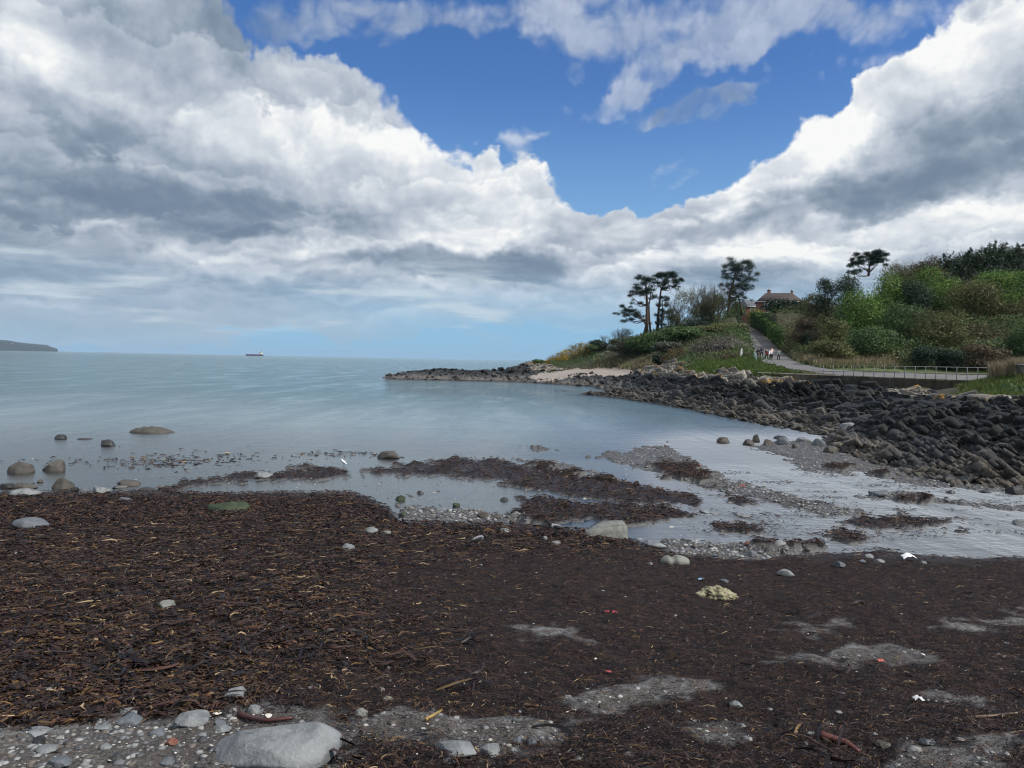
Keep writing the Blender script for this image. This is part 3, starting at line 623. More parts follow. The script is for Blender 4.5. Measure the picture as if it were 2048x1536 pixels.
# ------------------------------------------------------------------ sea and stream
def mat_water():
    m, b, bs, out = new_mat('sea_water')
    co = coord(b); dep = b.attr('depth')[2]; ch = b.attr('chop')[2]
    p1 = b.mapping(co, rot=(0, 0, .5), scale=(1, 2.2, 1)); 
    n1 = b.noise(p1, .55, 4, .55); n2 = b.noise(b.mapping(co, rot=(0, 0, -.3), scale=(1, 1.7, 1)), 2.6, 4, .6); n3 = b.noise(co, 11, 3, .6); n0 = b.noise(b.mapping(co, scale=(1, 2.5, 1)), .09, 3, .5)
    h = b.m('ADD', b.m('MULTIPLY', n1.outputs[0], .7), b.m('ADD', b.m('MULTIPLY', n2.outputs[0], .36), b.m('MULTIPLY', n3.outputs[0], .035)))
    gu = b.noise(b.mapping(co, rot=(0, 0, .15), scale=(1, .22, 1)), .22, 6, .62); h = b.m('MULTIPLY', h, b.m('MULTIPLY', ch, b.ss(gu.outputs[0], .36, .64, .25, 1.75, 'LINEAR')))
    bp = b.new('ShaderNodeBump'); b.set(bp.inputs['Height'], h); bp.inputs['Strength'].default_value = 1; bp.inputs['Distance'].default_value = .42
    body = b.mix(b.ss(n0.outputs[0], .35, .65), (.056, .105, .125, 1), (.068, .125, .14, 1))
    dif = b.new('ShaderNodeBsdfDiffuse'); b.set(dif.inputs[0], body)
    tr = b.new('ShaderNodeBsdfTransparent'); tr.inputs[0].default_value = (.9, .93, .92, 1)
    mx = b.new('ShaderNodeMixShader'); b.set(mx.inputs[0], b.ss(dep, .03, 1.2)); b.l.new(tr.outputs[0], mx.inputs[1]); b.l.new(dif.outputs[0], mx.inputs[2])
    gl = b.new('ShaderNodeBsdfGlossy'); b.set(gl.inputs['Roughness'], b.m('MULTIPLY_ADD', b.attr('rip')[2], .42, .06)); gl.inputs[0].default_value = (.99, 1, .955, 1)
    fr = b.new('ShaderNodeFresnel'); fr.inputs[0].default_value = 2.7
    b.l.new(bp.outputs[0], gl.inputs['Normal']); b.l.new(bp.outputs[0], fr.inputs['Normal'])
    m2 = b.new('ShaderNodeMixShader'); b.l.new(fr.outputs[0], m2.inputs[0]); b.l.new(mx.outputs[0], m2.inputs[1]); b.l.new(gl.outputs[0], m2.inputs[2])
    b.n.remove(bs); b.l.new(m2.outputs[0], out.inputs[0]); return m
M_water = mat_water()
Xw, Yw, Fw = grid(-1.3, 1.3, .0045, 16, 20000, 1.011)
zw = zwater(Xw, Yw); near = Yw < 66
zb = np.full(len(Xw), -5.0); zb[near] = beach(Xw[near], Yw[near])[0]
far = (Yw >= 60) & (Yw < 420) & (Xw/Yw > -.26) & (Xw/Yw < 1); zb[far] = land0(Xw[far], Yw[far])
zb[(Yw >= 60) & ~far] = -1.0-.02*(np.minimum(Yw[(Yw >= 60) & ~far], 200)-60)
px = 1024+FPX*Xw/Yw
stream = sstep(1250, 1500, px)*sstep(40, 30, Yw); rip = np.clip(sstep(1150, 1450, px)*sstep(62, 42, Yw)+.42*sstep(120, 45, Yw), 0, 1)
chop = .09+.72*sstep(33, 110, Yw)+.16*stream
chop *= 1-.75*sstep(.25, .0, zw-zb)*(1-stream)
keep = ((zw-zb)[Fw].max(1) > -.25) & (zw[Fw].max(1) < .61)
V, Fs, c = subset(np.stack([Xw, Yw, zw], 1), Fw, keep, dict(depth=zw-zb, chop=chop, rip=rip))
o = mesh_np('sea', V, Fs, M_water, smooth=True, vcols=c); o['kind'] = 'structure'
# ------------------------------------------------------------------ plants
def leaf_mat(name, rough=.6, trans=.25):
    m, b, bs, out = new_mat(name)
    c = b.attr('Col')[0]; b.set(bs.inputs['Base Color'], c); bs.inputs['Roughness'].default_value = rough
    bs.inputs['Specular IOR Level'].default_value = .25
    t = b.new('ShaderNodeBsdfTranslucent'); b.set(t.inputs[0], c)
    mx = b.new('ShaderNodeMixShader'); mx.inputs[0].default_value = trans
    b.l.new(bs.outputs[0], mx.inputs[1]); b.l.new(t.outputs[0], mx.inputs[2]); b.l.new(mx.outputs[0], out.inputs[0]); return m
M_leaf = leaf_mat('leaf'); M_twig = leaf_mat('twig', .85, 0.0)
M_bark = paint('bark', (.055, .042, .032), .9, .35, 3, bumpd=.05)
M_bark_red = paint('pine_bark', (.085, .058, .042), .9, .35, 3, bumpd=.05)
PAL = {
 'fir': [(.018, .036, .016), (.026, .048, .020), (.036, .060, .024), (.014, .028, .014)],
 'bright': [(0.05766, 0.125, 0.01922), (0.08008, 0.1682, 0.02563), (0.1153, 0.2082, 0.03203), (0.03843, 0.08328, 0.01762), (0.1473, 0.2211, 0.04485)],
 'olive': [(0.08112, 0.09734, 0.03245), (0.1217, 0.1338, 0.04462), (0.1582, 0.1582, 0.06084), (0.06084, 0.07301, 0.02839)],
 'dark': [(0.015, 0.03188, 0.01875), (0.0225, 0.045, 0.0225), (0.03375, 0.06, 0.03), (0.01875, 0.0375, 0.02625)],
 'pine': [(0.0119, 0.0272, 0.0204), (0.0187, 0.0408, 0.0272), (0.0272, 0.0544, 0.034), (0.0153, 0.034, 0.0255)],
 'green': [(0.04556, 0.09113, 0.02734), (0.06835, 0.1253, 0.03645), (0.09569, 0.1504, 0.05012), (0.03645, 0.06835, 0.02734)],
 'grey': [(0.06, 0.072, 0.048), (0.09, 0.102, 0.072), (0.048, 0.06, 0.0384), (0.12, 0.132, 0.102)],
 'brown': [(0.07274, 0.0529, 0.03174), (0.1058, 0.0767, 0.04496), (0.05951, 0.04761, 0.02909), (0.05026, 0.0529, 0.0238)],
 'rust': [(.10, .052, .026), (.13, .070, .035), (.075, .045, .025), (.09, .075, .04)],
 'bleach': [(.20, .185, .16), (.13, .12, .105), (.07, .066, .058), (.28, .26, .23), (.05, .045, .04)],
 'gold': [(.16, .16, .018), (.20, .20, .025), (.12, .13, .018), (.08, .10, .018)],
 'gorse': [(.40, .27, .012), (.34, .22, .012), (.38, .27, .02), (.05, .06, .014), (.14, .115, .016)],
 'straw': [(.30, .25, .16), (.22, .18, .11), (.36, .31, .21), (.15, .13, .07), (.10, .11, .04)],
 'hedge': [(0.033, 0.0748, 0.0132), (0.0484, 0.099, 0.0176), (0.066, 0.1188, 0.022), (0.0242, 0.055, 0.011)],
}
def quads(C, N, size, rg, aspect=.55, roll=None):
    """leaf-like rhombs at C facing N"""
    n = len(C); N = N/(np.linalg.norm(N, axis=1)[:, None]+1e-9)
    r = rg.normal(size=(n, 3)); A = np.cross(N, r); A /= np.linalg.norm(A, axis=1)[:, None]+1e-9; B = np.cross(N, A)
    s = (size*(.6+.8*rg.random(n)))[:, None]; h = s*aspect
    V = np.stack([C-A*s*.5, C-B*h*.5+A*s*.08, C+A*s*.5, C+B*h*.5+A*s*.08], 1).reshape(-1, 3)
    return V, np.arange(4*n).reshape(-1, 4)
def crown(clumps, n, size, pal, seed, shell=.35, aspect=.6, jit=.30, up=.35):
    rg = np.random.default_rng(seed); cl = np.array(clumps, float)
    wts = (cl[:, 3]*cl[:, 4]+cl[:, 4]*cl[:, 5]+cl[:, 3]*cl[:, 5]); idx = rg.choice(len(cl), n, p=wts/wts.sum())
    d = rg.normal(size=(n, 3)); d /= np.linalg.norm(d, axis=1)[:, None]; d[:, 2] = np.where((d[:, 2] < -.3) & (rg.random(n) < .6), -d[:, 2], d[:, 2])
    rad = 1-shell*rg.random(n)**1.5; rad = np.where(rg.random(n) < .07, 1+.28*rg.random(n), rad); bump_ = 1+jit*np.sin(d[:, 0]*7+idx)*np.sin(d[:, 1]*6+2*idx)*np.cos(d[:, 2]*7)+.5*jit*rg.normal(size=n)*.6
    C = cl[idx, :3]+d*cl[idx, 3:6]*(rad*bump_)[:, None]
    N = d/cl[idx, 3:6]; N /= np.linalg.norm(N, axis=1)[:, None]; N = N+.55*rg.normal(size=(n, 3)); N[:, 2] += up
    V, F = quads(C, N, np.full(n, size), rg, aspect)
    p = np.array(PAL[pal]); k = rg.choice(len(p), n); cc = (idx*7) % len(p)
    col = np.where(rg.random(n)[:, None] < .5, p[cc], p[k])*(.75+.5*rg.random(n))[:, None]
    return V, F, col
def rand_clumps(w, h, dpt, n, rg, base=0.0, flat=.75):
    out = []
    for i in range(n):
        a = rg.random()*2*math.pi; q = math.sqrt(rg.random())*.72; zz = rg.random()
        lim = math.sqrt(max(.08, 1-(abs(zz-.38)/.72)**2))
        r = (.27+.17*rg.random())
        out.append((math.cos(a)*q*lim*w*.5, math.sin(a)*q*lim*dpt*.5, base+h*(.12+.74*zz), r*w*.75, r*dpt*.75, r*(min(h, w)*.5+h*.4)*flat))
    return out
def limbs(clumps, root, rg, r0, nmax=9):
    mb = MB(); top = np.mean([c[:3] for c in clumps], axis=0)
    root = np.array(root, float); mid = root*.4+top*.6; mid[2] = max(mid[2], root[2]+.3)
    mb.tube([root-[0, 0, .5], root, root*.6+mid*.4+rg.normal(size=3)*.1, mid, mid*.3+top*.7], [r0*1.25, r0, r0*.85, r0*.6, r0*.3], 7)
    for c in clumps[:nmax]:
        e = np.array(c[:3]); s = root*.35+mid*.65 if rg.random() < .5 else mid
        m_ = (s+e)/2+np.array([0, 0, -.1*np.linalg.norm(e-s)])
        mb.tube([s, m_, e], [r0*.42, r0*.26, r0*.08], 5, cap=False)
    return mb
def bare(rg, h, w, n0=7, depth=4, r0=.07, pal='brown', lean=(0, 0)):
    """leafless twiggy shrub: many thin tapering stems as one mesh"""
    mb = MB(); p = np.array(PAL[pal])
    def grow(pos, d, ln, r, k):
        q = pos+d*ln*.5+rg.normal(size=3)*ln*.05; e = q+(d+rg.normal(size=3)*.16)*ln*.5
        mb.tube([pos, q, e], [r, r*.8, r*.6], 3, p[rg.integers(len(p))]*.8, cap=False)
        if k > 0:
            for _ in range(3 if k > 1 else 4):
                nd = d+rg.normal(size=3)*.42; nd[2] += .12; nd[0] += lean[0]; nd[1] += lean[1]; nd /= np.linalg.norm(nd); grow(e if rg.random() < .6 else q, nd, ln*.66, r*.6, k-1)
    for _ in range(n0):
        a = rg.random()*2*math.pi; d = np.array([math.cos(a)*w/h*.6*rg.random(), math.sin(a)*w/h*.5*rg.random(), 1.0]); d /= np.linalg.norm(d)
        grow(np.array([rg.normal()*.12*w, rg.normal()*.12*w, -.2]), d, h*.42, r0, depth)
    return mb
def hill_D(py): return float(np.interp(py, [480, 545, 575, 640, 690, 735], [152, 148, 143, 130, 118, 98]))
def plant(name, cat, label, kind, px, top, bot, wpx, D=None, n=None, leaf=None, nclump=14, trunk=True, group=None, seed=None, sub='leaf', twigs=0, flat=.75, cone=False):
    D = D or hill_D(bot); seed = seed or int(px*7+top); rg = np.random.default_rng(seed)
    c = P(px, bot, D); s = D/FPX; w = wpx*s; h = (bot-top)*s
    gz = float(surf(c[0], c[1])[0]); base = c[2]-gz      # crown bottom above the ground
    if base > .25 or base < -1: h = max(h+base-.1, .8); base = .1
    root = empty(name, (c[0], c[1], gz)); tag(root, label, cat, group)
    dpt = min(w, h*1.6, 7)
    cl = rand_clumps(w, h, dpt, nclump, rg, base, flat)
    if cone:
        cl = []
        for i in range(26):
            u = i/25; a_ = rg.random()*6.28; q_ = w*.5*(1-u)**.8*.55; cl.append((math.cos(a_)*q_, math.sin(a_)*q_, h*(.06+.9*u), w*.26*(1-u)**.7+.18, w*.26*(1-u)**.7+.18, .05*h+.3))
    n = n or int(np.clip(wpx*(bot-top)*1.9, 1400, 11000)); leaf = leaf or max(.22, 3.0*s)
    V, F, col = crown(cl, n, leaf, kind, seed)
    if twigs:
        mb = bare(rg, max(base+h*1.05, 1), w*.9, twigs, 3, .05, 'brown'); mb.build('branches', M_twig, root)
    mesh_np('foliage', V, F, M_leaf, root, cols=col)
    if trunk: limbs(cl, (0, 0, 0), rg, max(.10, .02*h+.05)).build('trunk', M_bark, root, True)
    return root
def bare_plant(name, cat, label, px, top, bot, wpx, D, pal='brown', n0=8, depth=4, seed=1, ivy=None, lean=(0, 0), r0=.06, group=None):
    rg = np.random.default_rng(seed); c = P(px, bot, D); s = D/FPX; gz = float(surf(c[0], c[1])[0]); h = c[2]-gz+(bot-top)*s
    root = empty(name, (c[0], c[1], gz)); tag(root, label, cat, group)
    bare(rg, h, wpx*s, n0, depth, r0, pal, lean).build('branches', M_twig, root)
    if ivy:
        cl = rand_clumps(wpx*s*ivy[1], h*ivy[2], wpx*s*ivy[1], 6, rg, 0); V, F, col = crown(cl, ivy[3], .3, ivy[0], seed); mesh_np('foliage', V, F, M_leaf, root, cols=col)
    return root
G_SLOPE = 'trees and shrubs on the wooded slope'
T = [  # px, top, bottom, width, palette, name, label
 (1722, 585, 672, 120, 'bright', 'leafy_tree', 'bright green leafy tree at the left end of the wooded slope, above the brambles'),
 (1772, 552, 632, 100, 'bright', 'leafy_tree', 'bright green tree on the slope just below the small flat-topped pine'),
 (1662, 635, 700, 80, 'olive', 'shrub', 'olive shrub low at the left edge of the wooded slope, beside the brown thicket'),
 (1868, 540, 622, 110, 'bright', 'leafy_tree', 'bright green rounded tree in the middle of the wooded slope'),
 (1815, 556, 640, 80, 'dark', 'ivy_tree', 'dark green tree in the gap between the two bright green trees'),
 (1800, 610, 690, 100, 'green', 'shrub', 'mid green shrub below the dark tree in the middle of the slope'),
 (1990, 545, 625, 120, 'bright', 'leafy_tree', 'bright green spreading tree below the dark conifers near the right edge'),
 (2058, 548, 612, 90, 'bright', 'leafy_tree', 'bright green tree cut by the right edge of the picture below the conifers'),
 (1945, 562, 655, 110, 'olive', 'shrub', 'pale olive feathery shrub right of the middle of the slope'),
 (1885, 622, 702, 110, 'olive', 'shrub', 'olive green shrub low in the middle of the slope above the dark bush'),
 (2064, 640, 725, 90, 'green', 'shrub', 'dark green shrub low at the right edge behind the litter bin'),
 (1745, 655, 712, 120, 'green', 'bramble_bush', 'low green bramble bush at the foot of the slope left of centre'),
 (1660, 685, 722, 90, 'olive', 'bramble_bush', 'low olive bramble bush near the bend of the path at the foot of the slope'),
 (1852, 693, 737, 66, 'dark', 'evergreen_bush', 'dark evergreen bush standing on the grass verge right behind the railing'),
 (1965, 690, 737, 110, 'brown', 'bramble_bush', 'brown bramble bush on the verge behind the end of the railing'),
 (1905, 700, 738, 60, 'dark', 'bramble_bush', 'dark bramble bush on the verge between the evergreen bush and the brown brambles'),
]
for (px, a, b_, wd, pal, nm, lb) in T:
    plant(nm, 'tree' if 'tree' in nm else 'shrub', lb, pal, px, a, b_, wd, group=G_SLOPE, nclump=20 if wd > 90 else 14, trunk=True, twigs=5 if pal == 'olive' else 0)
bare_plant('leafless_shrub', 'shrub', 'brown leafless shrub high on the right of the wooded slope', 2010, 590, 700, 120, 126, 'brown', 16, 4, 5, ('olive', .9, .7, 1500), r0=.05, group=G_SLOPE)
bare_plant('leafless_shrub', 'shrub', 'brown twiggy shrub in the lower middle of the slope above the brambles', 1930, 640, 715, 130, 116, 'brown', 14, 4, 6, ('brown', .9, .8, 1600), r0=.05, group=G_SLOPE)
G_TOP = 'trees along the skyline of the slope'
for (px, a, b_, wd, pal, lb, nc) in [
 (1895, 505, 560, 70, 'dark', 'dark ragged conifer, leftmost of the tall dark row on the skyline', 20), (1938, 492, 560, 60, 'dark', 'dark conifer with a broken pointed top, second of the skyline row', 20),
 (1985, 482, 556, 64, 'dark', 'tallest dark conifer of the skyline row', 20), (2035, 485, 556, 70, 'dark', 'dark conifer at the right edge of the skyline row', 20)]:
    t = plant('conifer', 'tree', lb, 'fir', px, a+12, b_+20, wd*1.45, D=154, group=G_TOP, nclump=nc+6, n=8000)
    rg = np.random.default_rng(px); mb = []
    for k in range(5):   # leaning leader shoots
        x0 = (rg.random()-.5)*wd*.8*156/FPX; hh = (b_-a)*156/FPX+(P(px, b_, 156)[2]-t.location.z)
        cl = [(x0+i*.30, (rg.random()-.5), hh-4.2-rg.random()*1.2+i*.62, .85-.1*i, .85-.1*i, .6) for i in range(7)]
        mb.append(crown(cl, 380, .34, 'fir', px+k, .6))
    V = np.concatenate([m[0] for m in mb]); F = np.arange(len(V)).reshape(-1, 4); mesh_np('leader_shoots', V, F, M_leaf, t, cols=np.concatenate([m[2] for m in mb]))
plant('shrub', 'shrub', 'yellowish twiggy shrub on the skyline right of the flat-topped pine', 'olive', 1800, 522, 575, 90, D=152, group=G_TOP, twigs=14)
plant('shrub', 'shrub', 'brownish shrub on the skyline between the yellowish shrub and the dark conifers', 'brown', 1852, 518, 568, 70, D=153, group=G_TOP, twigs=8)
plant('conifer', 'tree', 'small dark conifer with a narrow top on the skyline left of the flat-topped pine', 'fir', 1690, 546, 650, 70, D=146, group=G_TOP, n=6000, nclump=22)
plant('conifer', 'tree', 'narrow dark conifer standing leftmost on the skyline of the slope', 'fir', 1651, 557, 655, 44, D=146, group=G_TOP, n=4200, nclump=18)
plant('shrub', 'shrub', 'grey green shrub on the skyline between the house and the narrow dark conifer', 'olive', 1628, 585, 660, 60, D=150, group=G_TOP, twigs=8)
# around the path and the house
plant('shrub', 'shrub', 'grey brown thicket shrub beside the hedge at the foot of the slope', 'brown', 1618, 640, 716, 70, D=128, twigs=14)
plant('ivy_tree', 'tree', 'dark ivy covered stump tree right of the clipped hedge', 'dark', 1616, 650, 718, 26, D=124, n=1200)
bare_plant('leafless_shrub', 'shrub', 'tan leafless shrub with spreading branches right of the clipped hedge', 1588, 640, 712, 60, 135, 'straw', 9, 4, 9, ('olive', .8, .6, 700))
plant('yew', 'tree', 'dark spreading evergreen in front of the brick house', 'dark', 1574, 602, 672, 96, D=205, n=7000, leaf=.5, nclump=18, flat=.8)
plant('shrub', 'shrub', 'dark shrub below the red wall of the brick house, left of the spreading evergreen', 'green', 1534, 626, 660, 34, D=215, leaf=.45)
plant('golden_shrub', 'shrub', 'golden green shrub above the top of the clipped hedge', 'gold', 1512, 620, 648, 40, D=228, leaf=.45)
plant('evergreen_bush', 'shrub', 'dark evergreen bush closing the top of the uphill path', 'dark', 1468, 628, 656, 34, D=232, leaf=.45)
plant('shrub', 'shrub', 'tall green shrub under the single pine', 'green', 1470, 590, 640, 40, D=236, leaf=.5, twigs=4)
# hill left of the path
G_HILL = 'shrubs and trees on the hill left of the path'
for (px, a, b_, wd, D, n0, sd, ivy, lb) in [
 (1392, 566, 668, 90, 196, 12, 11, ('olive', .85, .85, 4200), 'large leafless tree with dark ivy between the pine pair and the single pine'),
 (1432, 562, 665, 76, 204, 12, 12, ('green', .8, .75, 3200), 'leafless tree with greenish undergrowth just left of the single pine'),
 (1352, 600, 672, 60, 196, 10, 13, ('olive', .7, .7, 1800), 'smaller leafless tree right of the pine pair'),
 (1418, 580, 672, 60, 190, 12, 14, ('fir', .8, .8, 2600), 'brown leafless thicket tree in the middle of the hill top')]:
    bare_plant('leafless_tree', 'tree', lb, px, a, b_, wd, D, 'brown', n0, 4, sd, ivy, r0=.09, group=G_HILL)
for (px, a, b_, wd, D, pal, lb) in [
 (1440, 648, 690, 110, 172, 'olive', 'olive scrub bush on the hill above the bleached thicket'), (1375, 655, 700, 100, 168, 'green', 'green scrub bush in the middle of the hill, left of the bleached thicket'),
 (1310, 664, 706, 110, 186, 'green', 'green scrub bush at the foot of the pine pair'), (1262, 676, 712, 80, 190, 'grey', 'grey green scrub bush left of the pine pair, above the lower walkers'),
 (1340, 684, 716, 90, 165, 'grey', 'grey green scrub bush low on the hill above the small round bush'), (1400, 640, 672, 70, 186, 'dark', 'dark green scrub bush under the leafless trees'),
 (1318, 711, 726, 24, 150, 'dark', 'small round dark bush at the foot of the hill beside the dry grass'), (1274, 698, 718, 26, 200, 'dark', 'dark bush beside the walker with the dog'),
 (1196, 680, 720, 44, 228, 'dark', 'dark green bush on the left of the far path'), (1180, 690, 722, 34, 226, 'green', 'green bush between the gorse and the far path'),
 (1236, 680, 710, 40, 226, 'olive', 'olive bush on the right of the far path'), (1075, 720, 732, 34, 228, 'green', 'low green bush on the rocky point left of the gorse')]:
    plant('scrub_bush', 'shrub', lb, pal, px, a, b_, wd, D=D, group=G_HILL, leaf=.42, nclump=14)
for (px, a, b_, wd, lb, sd) in [(1214, 668, 694, 36, 'small leafless shrub on the skyline above the far path', 21), (1236, 660, 690, 30, 'grey leafless shrub on the skyline left of the windswept tree', 22)]:
    bare_plant('leafless_shrub', 'shrub', lb, px, a, b_, wd, 236, 'brown', 8, 4, sd, r0=.06, group=G_HILL)
bare_plant('windswept_tree', 'tree', 'dark windswept tree leaning right on the skyline left of the pines', 1252, 656, 684, 40, 226, 'brown', 6, 4, 23, ('dark', .8, .95, 600), lean=(.25, 0), r0=.13, group=G_HILL)
# bleached thicket and bracken
def thicket(name, label, pal, pts, D, n, size, h, seed):
    rg = np.random.default_rng(seed); cl = []
    o0 = P(pts[0][0], pts[0][1], D); g0 = float(surf(o0[0], o0[1])[0])
    for (px, py, r) in pts:
        c = P(px, py, D+rg.normal()*2); gz = float(surf(c[0], c[1])[0]); rr = r*D/FPX
        cl.append((c[0]-o0[0], c[1]-o0[1], c[2]-g0, rr*1.3, rr, rr*.8)); cl.append((c[0]-o0[0], c[1]-o0[1], (c[2]+gz)/2-g0, rr*1.3, rr, max(.4, (c[2]-gz)/2)))
    V, F, col = crown(cl, n, size, pal, seed, .5, .25)
    t = empty(name, (o0[0], o0[1], g0)); tag(t, label, 'shrub'); mesh_np('foliage', V, F, M_leaf, t, cols=col)
    bare(rg, h, h, 10, 3, .04, 'bleach').build('branches', M_twig, t); return t
thicket('bleached_thicket', 'pale bleached thicket on the bank left of the uphill path', 'bleach', [(1440, 692, 16), (1400, 698, 16), (1470, 690, 16), (1420, 684, 14), (1455, 680, 14), (1485, 696, 14), (1385, 708, 10), (1430, 706, 14), (1465, 706, 14)], 134, 5200, .42, 3.0, 41)
thicket('gorse_bush', 'yellow flowering gorse bush, upper one on the rocky point', 'gorse', [(1136, 704, 9), (1146, 699, 10), (1156, 694, 10), (1166, 691, 9), (1150, 708, 9), (1162, 701, 9), (1174, 692, 7)], 226, 4200, .42, 1.5, 44)['group'] = 'gorse on the rocky point'
thicket('gorse_bush', 'yellow flowering gorse bush, lower left one on the rocky point', 'gorse', [(1096, 724, 7), (1108, 717, 9), (1120, 711, 9), (1128, 706, 8), (1114, 722, 8), (1128, 717, 9)], 224, 3400, .42, 1.5, 45)['group'] = 'gorse on the rocky point'
thicket('bracken_patch', 'rust brown dead bracken left of the bleached thicket', 'rust', [(1345, 705, 9), (1370, 712, 10), (1395, 716, 10), (1330, 715, 8), (1420, 716, 8), (1360, 700, 8)], 140, 1700, .4, 1.2, 42)
thicket('bracken_patch', 'red brown bracken beside the white marker post', 'rust', [(1470, 713, 7), (1495, 712, 7), (1450, 714, 7)], 122, 800, .3, .8, 43)

# clipped hedge on the right of the uphill path
i0 = np.argmin(np.abs(PATH[:, 1]-146)); i1 = np.argmin(np.abs(PATH[:, 1]-226)); HC = PATH[i0:i1+1]
Tn = np.gradient(HC, axis=0)[:, :2]; Tn /= np.linalg.norm(Tn, axis=1)[:, None]; Nn = np.stack([Tn[:, 1], -Tn[:, 0]], 1)
cen = HC.copy(); cen[:, :2] += Nn*3.6
rg = np.random.default_rng(77); n = 9000; u = rg.random(n)*(len(cen)-1.01); iu = u.astype(int); fu = (u-iu)[:, None]
c0 = cen[iu]*(1-fu)+cen[iu+1]*fu; hh = 2.9+1.3*u/len(cen); nn = Nn[iu]; side = rg.random(n)
top = side > .72; sgn = np.where(rg.random(n) < .8, -1, 1)
off = np.where(top, (rg.random(n)*2-1)*.9, sgn*(.9+.12*rg.normal(size=n))); zz = np.where(top, hh+.1*rg.normal(size=n), hh*rg.random(n))
C = c0+np.stack([nn[:, 0]*off, nn[:, 1]*off, zz], 1); Nr = np.where(top[:, None], [0, 0, 1], np.stack([nn[:, 0]*sgn, nn[:, 1]*sgn, 0*u], 1))+.45*rg.normal(size=(n, 3))
o0 = cen[0].copy(); V, F = quads(C-o0, Nr, np.full(n, .5), rg, .6); p = np.array(PAL['hedge']); col = p[rg.choice(len(p), n)]*(.7+.6*rg.random(n))[:, None]
hd = empty('clipped_hedge', o0); tag(hd, 'long clipped green hedge along the right side of the uphill path', 'hedge'); mesh_np('foliage', V, F, M_leaf, hd, cols=col)
for k in range(0, len(cen), 3):
    mb = MB(); q = cen[k]-o0; mb.tube([q-[0, 0, .2], q+[0, 0, 1.2], q+[.1, .1, 2.4]], [.09, .07, .04], 5); mb.build('stem', M_bark, hd, True)

# ------------------------------------------------------------------ Scots pines
def pine(label, px, base_py, D, trunk_pts, plates, seed, r0=.42, n_per=420, second=None):
    c = P(px, base_py, D); s = D/FPX; gz = float(surf(c[0], c[1])[0]); rg = np.random.default_rng(seed)
    root = empty('pine_tree', (c[0], c[1], gz)); tag(root, label, 'tree', 'Scots pines on the skyline')
    def L(p, dy=0.0): q = P(p[0], p[1], D); return np.array([q[0]-c[0], dy, q[2]-gz])
    for ti, tp in enumerate([trunk_pts]+(second or [])):
        tr = [L(p) for p in tp]; tr[0][2] -= .4 if tr[0][2] < 1.5 else 0
        mb = MB(); mb.tube(tr, np.linspace(r0, r0*.35, len(tr))*(1 if ti == 0 else .6), 8)
        if ti == 0:
            for (x, y, rx, ry) in plates:
                e = L((x, y+ry*.4), rg.normal()*rx*s*.3); d = [abs(t[2]-(e[2]-.12*abs(e[0]-t[0])-.6)) for t in tr]; k = int(np.argmin(d)); st = tr[k]
                mb.tube([st, (st+e)/2+[0, 0, -.15*abs(e[0]-st[0])], e], [r0*.34, r0*.22, r0*.1], 5, cap=False)
        mb.build('trunk', M_bark_red, root, True)
    cl = []
    for (x, y, rx, ry) in plates:
        m_ = max(3, int(rx/4))
        for i in range(m_):
            e = L((x+(rg.random()*2-1)*rx*.8, y+(rg.random()*2-1)*ry*.55), (rg.random()*2-1)*rx*s*.75)
            cl.append((*e, rx*s*.5, rx*s*.5, max(.5, ry*s*.85)))
    for i in range(len(plates)*2):      # looser tufts between the plates
        x, y, rx, ry = plates[rg.integers(len(plates))]; e = L((x+rg.normal()*rx*.7, y+abs(rg.normal())*ry*.9), rg.normal()*rx*s*.6); r_ = (.18+.2*rg.random())*rx*s+.3; cl.append((*e, r_, r_, r_*.6))
    V, F, col = crown(cl, int(n_per*2.6)*len(plates), .36, 'pine', seed, .8, .3, .45, .4); mesh_np('crown', V, F, M_leaf, root, cols=col)
    return root
pine('tall pine on the left of the skyline pair, with a low drooping left branch', 1294, 668, 200, [(1293, 668), (1294, 640), (1294, 610), (1293, 580), (1290, 560)],
     [(1285, 556, 17, 6), (1300, 562, 18, 7), (1275, 573, 16, 6), (1305, 577, 16, 6), (1278, 585, 22, 6), (1262, 592, 10, 4), (1270, 607, 14, 5), (1303, 594, 14, 5), (1248, 614, 10, 5), (1262, 624, 20, 6), (1243, 630, 12, 4), (1275, 630, 16, 5), (1255, 640, 14, 4)],
     51, .5, 430, [[(1287, 669), (1292, 650), (1283, 636), (1272, 628)], [(1301, 664), (1299, 640), (1298, 610), (1303, 580)]])
pine('taller pine on the right of the skyline pair, crown leaning right', 1316, 662, 203, [(1315, 662), (1316, 635), (1319, 605), (1322, 580), (1330, 560)],
     [(1335, 549, 22, 6), (1320, 553, 14, 6), (1352, 553, 14, 5), (1360, 560, 9, 4), (1345, 563, 18, 6), (1322, 566, 14, 5), (1350, 572, 10, 4), (1335, 575, 12, 4), (1330, 597, 12, 5), (1325, 610, 15, 5), (1330, 623, 14, 5), (1318, 630, 14, 5), (1330, 637, 10, 4), (1312, 645, 12, 4), (1326, 648, 8, 4)],
     52, .42, 380, [[(1323, 660), (1324, 640), (1325, 615), (1324, 600)]])
pine('large single pine with a broad dense crown left of the brick house', 1459, 634, 208, [(1457, 634), (1458, 610), (1459, 595), (1464, 575), (1470, 550), (1475, 530)],
     [(1478, 522, 22, 8), (1460, 530, 18, 7), (1496, 531, 16, 8), (1478, 540, 26, 9), (1455, 545, 12, 6), (1502, 545, 13, 7), (1465, 556, 20, 7), (1492, 560, 20, 8), (1450, 570, 14, 6), (1478, 574, 22, 8), (1496, 580, 14, 7), (1455, 585, 16, 7), (1478, 590, 18, 7), (1490, 597, 12, 5), (1465, 600, 10, 5)],
     53, .5, 480, [[(1484, 630), (1482, 612), (1478, 598), (1470, 585)]])
